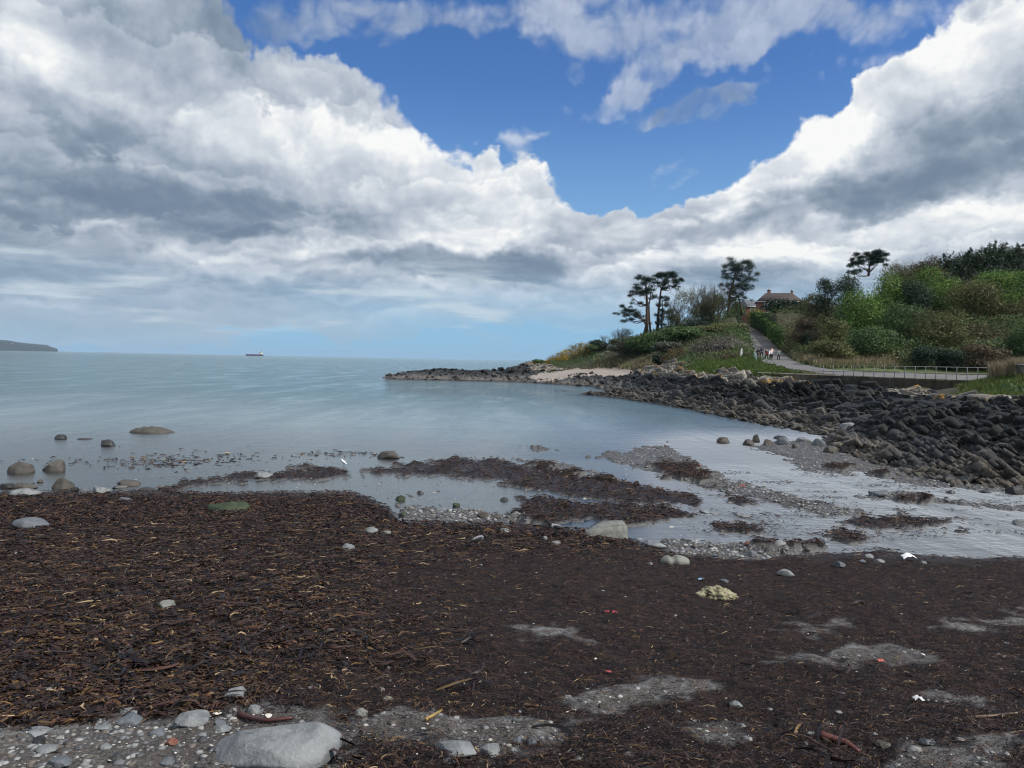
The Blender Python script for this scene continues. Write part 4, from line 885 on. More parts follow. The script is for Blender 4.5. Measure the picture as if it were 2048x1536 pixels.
pine('small flat-topped pine on the skyline of the wooded slope', 1737, 550, 158, [(1737, 552), (1738, 540), (1739, 530), (1742, 520)],
     [(1745, 506, 18, 5), (1725, 511, 16, 5), (1760, 511, 13, 5), (1712, 519, 12, 4), (1740, 518, 22, 6), (1764, 520, 9, 5), (1708, 527, 10, 3), (1725, 527, 14, 4), (1752, 527, 14, 4), (1705, 545, 10, 3), (1716, 543, 9, 3)],
     54, .28, 330, [[(1738, 545), (1730, 538), (1718, 532)], [(1738, 545), (1748, 536), (1755, 528)]])

# ------------------------------------------------------------------ low cover nobody could count
def scatter(zsel, n, seed, wfun=None):
    rg = np.random.default_rng(seed); idx = np.nonzero(zsel)[0]
    pr = np.maximum(0, 1.0*np.ones(len(idx)) if wfun is None else wfun(idx)); k = rg.choice(idx, n, p=pr/pr.sum())
    q = VL[k].copy(); q[:, 0] += rg.normal(size=n)*.1; q[:, 1] += rg.normal(size=n)*.25; return q, rg, k
dp, _ = near_curve(X, Y, PATH); dp2, _ = near_curve(X, Y, PATH2)
free = (dp > 3.0) & (dp2 > 2.3) & ~((PX > 1480) & (PY > 737) & (Y < 100)) & (PX > 1040) & (PX < 2250) & (PY > 470)
hsel = (zone == 0) & free & (Z > 1.5)
q, rg, k = scatter(hsel & (Y < 250), 46000, 61, lambda ix: np.where((X[ix] > 40) & (Y[ix] > 92) & (Y[ix] < 170), 2.2, 1.0))
mois = fbm(q[:, 0]*.12, q[:, 1]*.12, 4, 33)
m_ = 6; C = np.repeat(q, m_, 0); nC = len(C); C[:, :2] += rg.normal(size=(nC, 2))*.45
lum = np.repeat(.35+.6*sstep(-.5, .7, mois), m_); C[:, 2] += rg.random(nC)*lum*np.where((C[:, 0] > 44) & (C[:, 1] > 100), 3.0, 1.5)
V, F = quads(C, rg.normal(size=(nC, 3))+[0, -.5, .7], np.full(nC, .34), rg, .45)
pa = np.array(PAL['brown']+PAL['olive']+PAL['green']); w_ = np.repeat(mois, m_)+.35*rg.normal(size=nC)
ci = np.where(w_ < -.5, rg.integers(0, 4, nC), np.where(w_ < .0, rg.integers(4, 8, nC), rg.integers(8, 12, nC)))
o = mesh_np('undergrowth', V, F, M_leaf, cols=pa[ci]*(.6+.7*rg.random(nC))[:, None]); o['kind'] = 'stuff'
def grass(name, sel, n, seed, hgt_, wid, pal, lean=.35, blades=4):
    q, rg, k = scatter(sel, n, seed); C = np.repeat(q, blades, 0); n = len(C); C[:, :2] += rg.normal(size=(n, 2))*.16
    h = hgt_*(.45+.9*rg.random(n)); a = rg.random(n)*2*math.pi; d = np.stack([np.cos(a), np.sin(a), 0*a], 1); d2 = np.stack([-np.sin(a), np.cos(a), 0*a], 1)
    ln = (rg.normal(size=(n, 2))*lean); tip = C+np.stack([ln[:, 0]*h, ln[:, 1]*h, h], 1); w2 = (wid*(.6+.8*rg.random(n)))[:, None]
    midp = C*.5+tip*.5+np.stack([-ln[:, 0]*h*.12, -ln[:, 1]*h*.12, .06*h], 1)
    V = np.stack([C-d*w2, C+d*w2, midp+d*w2*.7, tip, midp-d*w2*.7], 1).reshape(-1, 3); F = np.arange(5*n).reshape(-1, 5)
    p = np.array(PAL[pal]) if isinstance(pal, str) else np.array(pal)
    o = mesh_np(name, V, F, M_leaf, cols=p[rg.choice(len(p), n)]*(.7+.6*rg.random(n))[:, None]); o['kind'] = 'stuff'; return o
GR = [(.055, .10, .018), (.075, .135, .026), (.10, .16, .036), (.045, .08, .018), (.14, .16, .05)]
free2 = (dp > 2.6) & (dp2 > 2.0)
grass('lawn_grass', (zone == 3) & free2 & (sdL > -2), 10000, 71, .28, .05, GR)
grass('bank_grass', (zone == 3) & free2 & (sdB > -2) & (PX < 2120), 9000, 72, .30, .025, GR+[(.14, .13, .05)])
grass('verge_grass', (zone == 3) & free & (sdV > -4) & (Y > 93), 8000, 73, .45, .04, GR+PAL['straw'][:3])
grass('verge_grass', (zone == 3) & (dp > 2.5) & (sdV > -4) & (Y > 87.1) & (Y <= 93.5), 5000, 77, .14, .03, GR[:2]+PAL['straw'][1:4])
grass('dry_grass', (zone == 0) & free & (poly_sd(PX, PY, [(1190, 722), (1320, 722), (1330, 740), (1280, 742), (1190, 736)], 2) > -2), 4500, 74, .9, .06, 'straw', .2)
grass('dry_grass', (poly_sd(PX, PY, [(1960, 760), (1985, 738), (2030, 738), (2040, 748), (1990, 758)], 2) > -2) & (Y < 75), 700, 75, 1.15, .014, PAL['straw'][:3], .3, 5)
grass('dry_grass', (poly_sd(PX, PY, [(1580, 716), (1640, 714), (1780, 722), (1790, 736), (1600, 732)], 2) > -2) & free, 2200, 76, .85, .035, 'straw', .25)
# ------------------------------------------------------------------ materials of things
M_steel = paint('galvanised_steel', (.13, .15, .155), .6, .2, 3, .1); M_teal = paint('teal_paint', (.16, .25, .25), .55, .2, 3)
def mat_concrete():
    m, b, bs, _ = new_mat('stained_concrete'); co = coord(b); n = b.noise(co, 1.1, 6, .6); st = b.noise(b.mapping(co, scale=(2.2, 2.2, .25)), 1.2, 5, .6)
    c = b.ramp(n.outputs[0], [(.3, (.10, .095, .085)), (.6, (.17, .16, .145)), (.8, (.23, .22, .2))])
    c = b.mix(b.ss(st.outputs[0], .48, .66, 0, .55), c, (.055, .05, .042)); b.set(bs.inputs['Base Color'], c); bs.inputs['Roughness'].default_value = .9
    bump(b, bs, b.noise(co, 9, 4).outputs[0], .5, .03); return m
M_conc = mat_concrete()
def mat_brick():
    m, b, bs, _ = new_mat('red_brick'); co = coord(b); n = b.new('ShaderNodeTexBrick'); b.set(n.inputs[0], b.mapping(co, rot=(R(90), 0, 0)))
    n.inputs['Color1'].default_value = (.20, .07, .05, 1); n.inputs['Color2'].default_value = (.15, .052, .038, 1); n.inputs['Mortar'].default_value = (.17, .13, .11, 1)
    n.inputs['Scale'].default_value = 3.2; b.set(bs.inputs['Base Color'], n.outputs[0]); bs.inputs['Roughness'].default_value = .85; return m
M_brick = mat_brick(); M_tile = paint('brown_roof_tile', (.052, .040, .037), .8, .35, 2, bumpd=.03); M_white = paint('white_paint', (.72, .72, .70), .5, .06)
M_glass = paint('window_glass', (.05, .06, .07), .08, .05); M_slate = paint('grey_slate', (.11, .12, .135), .7, .25, 2)

# ------------------------------------------------------------------ sea wall and railing
wa, wb = np.array(WALL_A), np.array(WALL_B); wl = wb-wa; L_ = np.linalg.norm(wl[:2]); ud = wl[:2]/L_; nd = np.array([ud[1], -ud[0]]); nd = nd if nd[1] < 0 else -nd
N_ = 60; V = []; 
for i in range(N_+1):
    t = i/N_; p = wa+wl*t; top = p[2]
    for off, z in ((.22, -1.5), (.22, None), (.25, None), (.25, 'c'), (-.25, 'c'), (-.25, -1.5)):
        zz = top-.16 if z is None else (top if z == 'c' else top-2.6)
        V.append((p[0]+nd[0]*off, p[1]+nd[1]*off, zz))
F = [(i*6+k, i*6+(k+1) % 6, (i+1)*6+(k+1) % 6, (i+1)*6+k) for i in range(N_) for k in range(6)]
ww = empty('sea_wall', wa); tag(ww, 'long stained concrete sea wall below the railing', 'wall')
mesh_np('wall_face', np.array(V)-wa, F, M_conc, ww)
def railing(label, A, B, n, h, mat, rails=(1.0, .5), group=None, first=0):
    A, B = np.array(A), np.array(B); root = empty('railing', A); tag(root, label, 'railing', group); d = B-A
    post = MB(); post.tube([(0, 0, -.3), (0, 0, h)], .035, 6); o0 = post.build('post', mat, root, True)
    for i in range(1, n): o = o0.copy(); link(o, root); o.location = d*(i/(n-1))
    for r in rails: mb = MB(); mb.tube([(0, 0, h*r), d*.5+[0, 0, h*r], d+[0, 0, h*r]], .03, 6); mb.build('rail', mat, root, True)
    return root
ra = P(1586, 750.5, 87.3); rb = P(1976, 757.2, 85.0)
railing('long grey metal railing on top of the sea wall', ra, rb, 20, 1.2, M_steel, (1.0, .42))
rc = P(1513, 726, 108); rd = P(1508, 716.5, 122)
railing('short teal railing at the bend of the path by the walkers', rc, rd, 6, 1.15, M_teal, (1.0, .68, .36))
# ------------------------------------------------------------------ house
def house(name, label, c, w, d, eh, rh, wall, roof, rz, hip=.35, chim=True):
    root = empty(name, c, rz); tag(root, label, 'house')
    mb = MB(); mb.box((0, 0, eh/2-2), (w, d, eh+4)); wo_ = mb.build('wall', wall, root)
    e = .5; hw, hd2 = w/2+e, d/2+e; r0 = w/2*(1-hip*1.15)
    V = [(-hw, -hd2, eh), (hw, -hd2, eh), (hw, hd2, eh), (-hw, hd2, eh), (-r0, 0, eh+rh), (r0, 0, eh+rh), (-hw, -hd2, eh-.25), (hw, -hd2, eh-.25), (hw, hd2, eh-.25), (-hw, hd2, eh-.25)]
    mb = MB(); mb.add(V, [(0, 1, 5, 4), (2, 3, 4, 5), (0, 6, 7, 1), (1, 7, 8, 2), (2, 8, 9, 3), (3, 9, 6, 0), (6, 9, 8, 7)]); mb.add(V, [(1, 2, 5), (3, 0, 4)]); ro = mb.build('roof', roof, root)
    if chim:
        for (x, hh, ww_) in ((-w*.22, 1.5, 1.1), (w*.30, 1.2, .7)):
            mb = MB(); mb.box((x, .6, eh+rh-1.1+hh/2), (ww_, .8, hh+1)); mb.box((x, .6, eh+rh-.52+hh), (ww_+.18, .98, .2)); ch = mb.build('chimney', wall, ro)
            mb = MB(); mb.tube([(x-.2, .6, eh+rh-.42+hh), (x-.2, .6, eh+rh+hh-.02)], .13, 8); mb.build('chimney_pot', M_brick, ch)
    for (x, z, a, h_) in ((-w*.28, eh-1.5, 1.9, 1.5), (-w*.02, eh-1.5, 1.3, 1.5), (w*.25, eh-1.5, 1.9, 1.5), (-w*.28, eh-4.4, 1.9, 1.5), (w*.25, eh-4.4, 1.9, 1.5)):
        mb = MB(); y = -d/2-.03
        for q in (-1, 1): mb.box((x+q*a/2, y, z), (.16, .14, h_+.16)); mb.box((x, y, z+q*h_/2), (a-.16, .14, .16))
        mb.box((x, y, z), (.1, .1, h_-.16)); f_ = mb.build('window', M_white, root)
        mb = MB(); mb.box((x, y+.02, z), (a-.1, .04, h_-.1)); mb.build('pane', M_glass, f_)
    mb = MB(); mb.box((0, -d/2-e-.04, eh-.14), (w+2*e, .08, .22)); mb.build('gutter', M_white, ro)
    return root
hc = P(1556, 640, 268); hz = P(1556, 605, 268)[2]
house('brick_house', 'red brick house with hipped brown roof and chimneys behind the dark evergreen', (hc[0], hc[1], hc[2]), 14.5, 9, hz-hc[2], 3.3, M_brick, M_tile, R(-14))
hc2 = P(1518, 640, 285); house('bungalow', 'grey roofed house half hidden between the single pine and the brick house', (hc2[0]-3, hc2[1], hc2[2]), 9, 8, 4.6, 2.6, M_brick, M_slate, R(20), .2, False)

# ------------------------------------------------------------------ marker post, bin, panel at the railing end
p = P(1482, 713, 121); gz = float(surf(p[0], p[1])[0]); rt = empty('marker_post', (p[0], p[1], gz)); tag(rt, 'white carved marker post standing on the grass before the brown thicket', 'post')
mb = MB(); mb.tube([(0, 0, -.2), (0, 0, .55)], .06, 8); mb.build('stake', M_bark, rt, True)
mb = MB(); mb.tube([(0, 0, .45), (0, 0, .55), (.02, 0, .9), (.03, 0, 1.15), (.04, 0, 1.3), (.07, 0, 1.42), (.07, 0, 1.55), (.06, 0, 1.62)], [.10, .14, .17, .15, .10, .13, .12, .04], 10); mb.build('white_top', M_white, rt, True)
p = P(2044, 743, 60); gz = float(surf(p[0], p[1])[0]); rt = empty('litter_bin', (p[0], p[1], min(gz, p[2]))); tag(rt, 'black litter bin with a grey lid, cut by the right edge', 'bin')
M_black = paint('black_plastic', (.014, .015, .018), .45, .2); M_lid = paint('grey_plastic', (.28, .29, .32), .5, .1)
mb = MB(); mb.tube([(0, 0, -.1), (0, 0, .1), (0, 0, .7)], [.24, .28, .36], 14); mb.build('body', M_black, rt, True)
mb = MB(); mb.tube([(0, 0, .70), (0, 0, .80)], [.39, .37], 14); mb.build('lid', M_lid, rt, True)
p = P(1996, 744, 74); gz = float(surf(p[0], p[1])[0]); rt = empty('bench', (p[0], p[1], gz), R(20)); tag(rt, 'blue grey bench half hidden by dry grass at the end of the railing', 'bench')
M_blue = paint('blue_grey_paint', (.10, .115, .16), .5, .3, 2); zt = max(.45, p[2]-gz)
mb = MB()
for k in range(3): mb.box((0, -.16+.15*k, zt), (1.5, .12, .05))
mb.build('seat', M_blue, rt); mb = MB()
for k in range(3): mb.box((0, .24+.02*k, zt+.18+.15*k), (1.5, .04, .12))
mb.build('backrest', M_blue, rt)
for sx in (-.6, .6):
    mb = MB(); mb.box((sx, 0, zt/2-.1), (.08, .4, zt+.15)); mb.box((sx, .29, zt+.25), (.07, .05, .55)); mb.build('leg', M_steel, rt)
# leafy dock plants on the bank
def dock(px, py, D, seed, label):
    rg = np.random.default_rng(seed); p = P(px, py, D); gz = float(surf(p[0], p[1])[0]); rt = empty('dock_plant', (p[0], p[1], gz)); tag(rt, label, 'plant', 'dock plants on the grass bank')
    C, Nn_ = [], []
    for i in range(46):
        a = rg.random()*6.28; r = .1+.55*math.sqrt(rg.random()); C.append((math.cos(a)*r, math.sin(a)*r, .12+.5*(1-r)*rg.random()+.05)); Nn_.append((math.cos(a)*.6, math.sin(a)*.6-.3, .7))
    V, F = quads(np.array(C), np.array(Nn_), np.full(46, .34), rg, .42); pp = np.array([(.025, .06, .02), (.04, .085, .03), (.05, .10, .045)])
    mesh_np('leaves', V, F, M_leaf, rt, cols=pp[rg.integers(0, 3, 46)]); mb = MB(); mb.tube([(0, 0, -.1), (0, 0, .3)], [.03, .015], 5); mb.build('stalk', M_bark, rt)
dock(2016, 774, 54, 1, 'leafy dock plant on the grass bank, upper left of the two'); dock(2036, 788, 50, 2, 'leafy dock plant low on the grass bank at the right edge')

# ------------------------------------------------------------------ ship and far coast
sp = P(509, 709.0, 4000); sp[2] = -.1; sp = PZ(509, 709.6+2.0, 0); sc = 4000/sp[1]; d_ = ray(509, 710); sp = np.array([d_[0]*4000, 4000, 0.0])
ship = empty('cargo_ship', sp, R(4)); tag(ship, 'distant cargo ship with dark hull and white superstructure on the horizon', 'ship')
M_hull = paint('hull_paint', (.05, .055, .10), .5, .1, .1); M_red = paint('red_lead_paint', (.22, .05, .06), .6, .1, .1); M_cream = paint('cream_paint', (.62, .62, .58), .5, .1, .1); M_fun = paint('funnel_paint', (.07, .10, .18), .5, .1, .1)
xs = [-44, -40, -30, -10, 20, 38, 44]; hb = [.5, 4, 6.5, 7, 7, 6.6, 5.5]; hd_ = [10.5, 10.0, 6.8, 6.2, 6.2, 7.4, 7.6]
V = []; 
for x, b_, h in zip(xs, hb, hd_): V += [(x+(1.5 if x < -39 else 0), -b_*.75, -3), (x, -b_, h), (x, b_, h), (x+(1.5 if x < -39 else 0), b_*.75, -3)]
F = [(i*4+k, i*4+(k+1) % 4, (i+1)*4+(k+1) % 4, (i+1)*4+k) for i in range(6) for k in range(4)]+[(0, 1, 2, 3), (27, 26, 25, 24)]
mesh_np('hull', V, F, M_hull, ship)
mb = MB(); mb.box((-2, 0, 6.9), (52, 10, 1.6)); [mb.box((-22+11*k, 0, 8.2), (8, 9, 1.2)) for k in range(5)]; mb.build('hatch_covers', M_red, ship)
mb = MB(); mb.box((34, 0, 11), (15, 12, 8)); mb.box((33.5, 0, 17), (12, 11, 4)); mb.box((33, 0, 20.4), (9, 13, 2.8)); wh = mb.build('superstructure', M_cream, ship)
mb = MB(); mb.box((28.6, 0, 20.5), (.4, 12, 1.2)); [mb.box((33, y, 17.2), (11, .3, .9)) for y in (-5.6, 5.6)]; mb.build('window', M_glass, wh)
mb = MB(); mb.box((36.5, 0, 23.5), (5, 4, 6), taper=.8); mb.build('funnel', M_fun, ship)
mb = MB(); mb.tube([(31, 0, 21), (31, 0, 29)], [.5, .25], 6); mb.box((31, 0, 26.5), (3, .4, .4)); mb.build('mast', M_cream, ship)
mb = MB(); mb.tube([(-38, 0, 9), (-38, 0, 15)], [.4, .2], 6); mb.build('foremast', M_cream, ship)
# far headland
HP = [(-300, 676), (-150, 674), (-60, 676), (0, 679.5), (20, 680.5), (40, 684.5), (60, 687), (80, 688.6), (95, 690), (106, 693), (114, 696.5), (118, 699.6)]
Dh = 9000; V = []; nr = 9
for (px, py) in HP:
    q = P(px, py, Dh); h = max(q[2], 2)
    for k in range(nr):
        t = k/(nr-1); ang = t*math.pi; yy = Dh-1100*math.cos(ang)*(.25+.75*min(1, h/90)); V.append((q[0]*yy/Dh-30*abs(math.sin(k*2.1+px)), yy, h*math.sin(ang)**.7*(1+.06*math.sin(px*.3+k))-3))
F = [(i*nr+k, (i+1)*nr+k, (i+1)*nr+k+1, i*nr+k+1) for i in range(len(HP)-1) for k in range(nr-1)]
M_far = mat_ground('far_hill', [(.3, (.012, .020, .018)), (.55, (.022, .034, .026)), (.75, (.04, .045, .03))], .004, 2, .02)
o = mesh_np('far_headland', V, F, M_far, smooth=True); o['kind'] = 'structure'
M_farw = paint('far_white_wall', (.5, .5, .5), .7, .05)
for i, (px, py, w_, lb) in enumerate([(14, 687.5, 26, 'white building, left one on the far headland'), (24, 687.8, 18, 'white building, right one high on the far headland'), (49, 696.3, 22, 'white building low by the shore of the far headland')]):
    q = P(px, py, Dh-900); rt = empty('far_house', q); tag(rt, lb, 'house', 'white houses on the far headland')
    mb = MB(); mb.box((0, 0, -3), (w_, 14, 16)); mb.build('wall', M_farw, rt); mb = MB(); mb.add([(-w_/2-1, -8, 5.1), (w_/2+1, -8, 5.1), (w_/2+1, 8, 5.1), (-w_/2-1, 8, 5.1), (-w_/2, 0, 9), (w_/2, 0, 9)], [(0, 1, 5, 4), (2, 3, 4, 5), (0, 3, 2, 1)]); mb.build('roof', M_slate, rt)

# ------------------------------------------------------------------ people
def skin_obj(name, pts, edges, rads, mat, parent, sub=1, root=0):
    me = bpy.data.meshes.new(name); me.from_pydata([tuple(p) for p in pts], edges, []); o = bpy.data.objects.new(name, me); COL.objects.link(o)
    md = o.modifiers.new('skin', 'SKIN'); md.use_smooth_shade = True
    for i, r in enumerate(rads): sv = me.skin_vertices[0].data[i]; sv.radius = (r, r) if np.isscalar(r) else r; sv.use_root = i == root
    o.modifiers.new('sub', 'SUBSURF').levels = sub; o.modifiers['sub'].render_levels = sub
    dg = bpy.context.evaluated_depsgraph_get(); m2 = bpy.data.meshes.new_from_object(o.evaluated_get(dg)); m2.name = name; bpy.data.objects.remove(o)
    m2.materials.clear(); m2.materials.append(mat); o = bpy.data.objects.new(name, m2); return link(o, parent)
_cm = {}
def cloth(col):
    if col not in _cm: _cm[col] = paint('cloth', col, .85, .12, 6)
    return _cm[col]
M_skin = paint('skin', (.48, .30, .22), .6, .05)
def person(px, py, D, label, top, legs, hair, face=0.0, step=.28, hgt=1.7, on_path=True, red=None, group='walkers on the paths', hat=None):
    p = P(px, py, D); c = np.array([p[0], p[1]])
    dd, zz = near_curve(np.array([c[0]]), np.array([c[1]]), np.concatenate([PATH, PATH2])); gz = float(zz[0])+.0 if dd[0] < 2.6 else float(surf(*c)[0])
    rt = empty('person', (c[0], c[1], gz), face); tag(rt, label, 'person', group); k = hgt/1.7
    B = {'pel': (0, 0, .93), 'spi': (0, 0, 1.12), 'che': (0, -.01, 1.30), 'nek': (0, 0, 1.47), 'hed': (0, -.01, 1.56), 'cro': (0, 0, 1.66)}
    pts = [B[q] for q in ('pel', 'spi', 'che', 'nek', 'hed', 'cro')]; ed = [(0, 1), (1, 2), (2, 3), (3, 4), (4, 5)]; rad = [.13, .12, (.17, .11), .055, .09, .075]
    legs_i, arms_i = [], []
    for s in (-1, 1):
        f = -s*step
        i = len(pts); pts += [(s*.10, f*.15, .86), (s*.11, f*.45-.03, .48), (s*.11, f, .09), (s*.12, f-.16, .03)]; ed += [(0, i), (i, i+1), (i+1, i+2), (i+2, i+3)]; rad += [.095, .062, .045, .035]; legs_i.append(i)
        i = len(pts); pts += [(s*.19, 0, 1.40), (s*.25, -f*.3, 1.13), (s*.27, -f*.7-.06, .90), (s*.27, -f*.8-.08, .82)]; ed += [(2, i), (i, i+1), (i+1, i+2), (i+2, i+3)]; rad += [.06, .045, .032, .032]; arms_i.append(i)
        h = i+3
        for q in range(4):
            j = len(pts); x0 = pts[h]; pts += [(x0[0]-s*.0+.0, x0[1]-.03+.02*q, x0[2]-.05), (x0[0]-s*.015, x0[1]-.035+.022*q, x0[2]-.09+.008*abs(q-1))]; ed += [(h, j), (j, j+1)]; rad += [.010, .008]
        j = len(pts); x0 = pts[h]; pts += [(x0[0]-s*.01, x0[1]-.05, x0[2]-.02), (x0[0]-s*.015, x0[1]-.065, x0[2]-.05)]; ed += [(h, j), (j, j+1)]; rad += [.010, .009]
    j = len(pts); pts.append((0, -.10, 1.555)); ed.append((4, j)); rad.append(.022)          # nose
    for s in (-1, 1): j = len(pts); pts.append((s*.092, .0, 1.56)); ed.append((4, j)); rad.append(.02)
    pts = [np.array(q)*k for q in pts]; rad = [np.array(r)*k if not np.isscalar(r) else r*k for r in rad]
    skin_obj('body', pts, ed, rad, M_skin, rt)
    # coat
    def sub(ix, es, grow, nm, mat):
        r = [((np.array(rad[q])+grow*k) if not np.isscalar(rad[q]) else rad[q]+grow*k) for q in ix]
        skin_obj(nm, [pts[q] for q in ix], es, r, mat, rt)
    a0, a1 = arms_i; sub([0, 1, 2, a0, a0+1, a0+2, a1, a1+1, a1+2], [(0, 1), (1, 2), (2, 3), (3, 4), (4, 5), (2, 6), (6, 7), (7, 8)], .03, 'jacket', cloth(top))
    l0, l1 = legs_i; sub([0, l0, l0+1, l0+2, l1, l1+1, l1+2], [(0, 1), (1, 2), (2, 3), (0, 4), (4, 5), (5, 6)], .018, 'trousers', cloth(legs))
    mb = MB(); 
    for l in (l0, l1): a, b_ = pts[l+2], pts[l+3]; mb = MB(); mb.tube([a+[0, .05, -.045], (a+b_)/2+[0, 0, -.035], b_+[0, -.04, -.005]], [.045, .05, .035], 7); mb.build('shoe', cloth((.5, .5, .5) if top[0] > .4 else (.03, .03, .03)), rt, True)
    mb = MB(); c_ = pts[4]; mb.tube([c_+[0, .05, -.10], c_+[0, .055, -.02], c_+[0, .025, .07], c_+[0, .01, .125]], [.05, .088, .092, .04], 10); mb.build('hair', cloth(hair), rt, True)
    for s in (-1, 1): mb = MB(); mb.box(c_+[s*.032, -.088, .015], (.02, .012, .012)); mb.build('eye', M_black, rt)
    mb = MB(); mb.box(c_+[0, -.086, -.05], (.045, .012, .01)); mb.build('mouth', cloth((.25, .08, .07)), rt)
    if red:
        mb = MB(); mb.tube([pts[0]+[0, 0, .0], pts[0]+[0, 0, .16]], [.185, .19], 12); mb.build('tied_jumper', cloth(red), rt, True)
    return rt
person(1516, 716.5, 118, 'walker in black beside the teal railing, leftmost of the near group', (.012, .012, .016), (.012, .012, .014), (.04, .03, .02), math.pi)
person(1523, 715.5, 120, 'tall walker in dark navy, second from the left in the near group', (.02, .026, .05), (.014, .016, .025), (.05, .04, .03), math.pi, hgt=1.8)
person(1533, 718.5, 117, 'walker in a dark jacket with a red top round the waist', (.02, .018, .024), (.014, .014, .018), (.05, .035, .025), .1, red=(.45, .03, .035))
person(1541, 720, 115, 'walker in a white jacket and black trousers in front of the near group', (.80, .76, .80), (.012, .012, .016), (.06, .035, .02), .05, hgt=1.72)
person(1543, 717, 121, 'walker in pale pink just behind the white jacket', (.72, .50, .50), (.03, .03, .04), (.35, .25, .14), 0)
person(1557, 720.5, 115, 'walker in a grey green coat alone on the right of the path', (.16, .22, .22), (.015, .016, .02), (.04, .03, .025), -.1, hgt=1.62)
person(1218.5, 717.6, 211, 'walker in a white top and dark trousers on the far path', (.80, .79, .78), (.02, .02, .025), (.05, .04, .03), 0, group='walkers on the paths')
person(1230.5, 718, 209, 'walker in a pale blue grey top on the far path beside the white one', (.22, .30, .33), (.02, .022, .03), (.05, .04, .03), 0)
person(1263, 719.6, 205, 'walker in dark clothes with the dog by the dark bush', (.03, .018, .02), (.03, .022, .014), (.04, .03, .02), 1.2)
person(1272, 719.4, 204, 'walker in a dark padded coat, rightmost on the far path', (.02, .025, .035), (.014, .016, .02), (.30, .27, .22), 0)
# dog
dp_ = P(1260.3, 720, 205); dz = float(near_curve(np.array([dp_[0]]), np.array([dp_[1]]), PATH2)[1][0]); dg_ = empty('dog', (dp_[0]-.25, dp_[1], dz), R(80)); tag(dg_, 'small dark dog walking beside the walker in dark clothes', 'dog')
pts = [(0, .22, .42), (0, 0, .40), (0, -.24, .42), (0, -.38, .55), (0, -.46, .60), (0, -.58, .57), (0, .40, .50), (0, .50, .58)]; ed = [(0, 1), (1, 2), (2, 3), (3, 4), (4, 5), (0, 6), (6, 7)]; rad = [.10, .10, .125, .07, .075, .04, .025, .015]
for s in (-1, 1):
    i = len(pts); pts += [(s*.07, -.22, .30), (s*.07, -.20, .15), (s*.07, -.23, .02)]; ed += [(2, i), (i, i+1), (i+1, i+2)]; rad += [.05, .03, .025]
    i = len(pts); pts += [(s*.07, .20, .30), (s*.07, .30, .16), (s*.07, .27, .02)]; ed += [(0, i), (i, i+1), (i+1, i+2)]; rad += [.06, .032, .025]
    i = len(pts); pts += [(s*.05, -.44, .68)]; ed += [(4, i)]; rad += [.02]
skin_obj('body', pts, ed, rad, cloth((.02, .016, .014)), dg_)

# ------------------------------------------------------------------ birds
def bird(name, label, P0, rz, size, cb, ch, bend=.0):
    rt = empty(name, P0, rz); tag(rt, label, 'bird'); k = size
    mb = MB(); mb.tube(np.array([(0, .20, .20), (0, .12, .23), (0, 0, .25), (0, -.11, .28), (0, -.155, .315-bend), (0, -.18, .345-bend), (0, -.215, .36-bend), (0, -.245, .35-bend)])*k, np.array([.02, .06, .085, .075, .052, .045, .045, .02])*k, 10); mb.build('body', cloth(cb), rt, True)
    mb = MB(); mb.tube(np.array([(0, -.165, .33-bend), (0, -.19, .352-bend), (0, -.22, .362-bend), (0, -.25, .352-bend)])*k, np.array([.052, .052, .05, .025])*k, 10); mb.build('head', cloth(ch), rt, True)
    mb = MB(); mb.tube(np.array([(0, -.245, .352-bend), (0, -.30, .335-bend)])*k, np.array([.018, .004])*k, 6); mb.build('beak', M_black, rt, True)
    for s in (-1, 1):
        mb = MB(); mb.tube(np.array([(s*.06, -.10, .29), (s*.082, 0, .265), (s*.06, .14, .225), (s*.02, .26, .19)])*k, np.array([.03, .05, .04, .01])*k, 8); mb.build('wing', cloth(ch if name == 'crow' else (.35, .37, .40)), rt, True)
        mb = MB(); mb.tube(np.array([(s*.035, 0, .19), (s*.035, .02, .10), (s*.035, 0, .0), (s*.035, -.05, .0)])*k, np.array([.016, .009, .008, .006])*k, 5); mb.build('leg', M_black, rt, True)
    mb = MB(); mb.box(np.array((0, .29, .185))*k, np.array((.07, .17, .02))*k, (-.2, 0, 0)); mb.build('tail', cloth(ch if name == 'crow' else (.75, .75, .75)), rt)
    return rt
# ------------------------------------------------------------------ things lying on the shore
def on_shore(px, py):
    """where the line of sight meets the beach or the water"""
    d = ray(px, py); Ds = np.geomspace(2.2, 90, 900); z = beach(d[0]*Ds, Ds)[0]; z = np.maximum(z, np.where(Ds > 16, zwater(d[0]*Ds, Ds), -9)); r = CZ+d[2]*Ds
    i = int(np.argmax(r <= z)); return np.array([d[0]*Ds[i], Ds[i], z[i]])
def ground_at(x, y): return float(beach(np.array([x]), np.array([y]))[0][0])
def mat_stone(name, base, var, spots, rough=.8, sc=6):
    m, b, bs, _ = new_mat(name); co = coord(b); n = b.noise(co, sc, 6, .62); f = b.noise(co, sc*9, 4, .6)
    c = b.mix(b.ss(n.outputs[0], .38, .62), base, var); c = b.mix(b.ss(f.outputs[0], .56, .72, 0, .7), c, spots)
    b.set(bs.inputs['Base Color'], c); bs.inputs['Roughness'].default_value = rough; bump(b, bs, b.m('ADD', n.outputs[0], b.m('MULTIPLY', f.outputs[0], .3)), .7, .03); return m
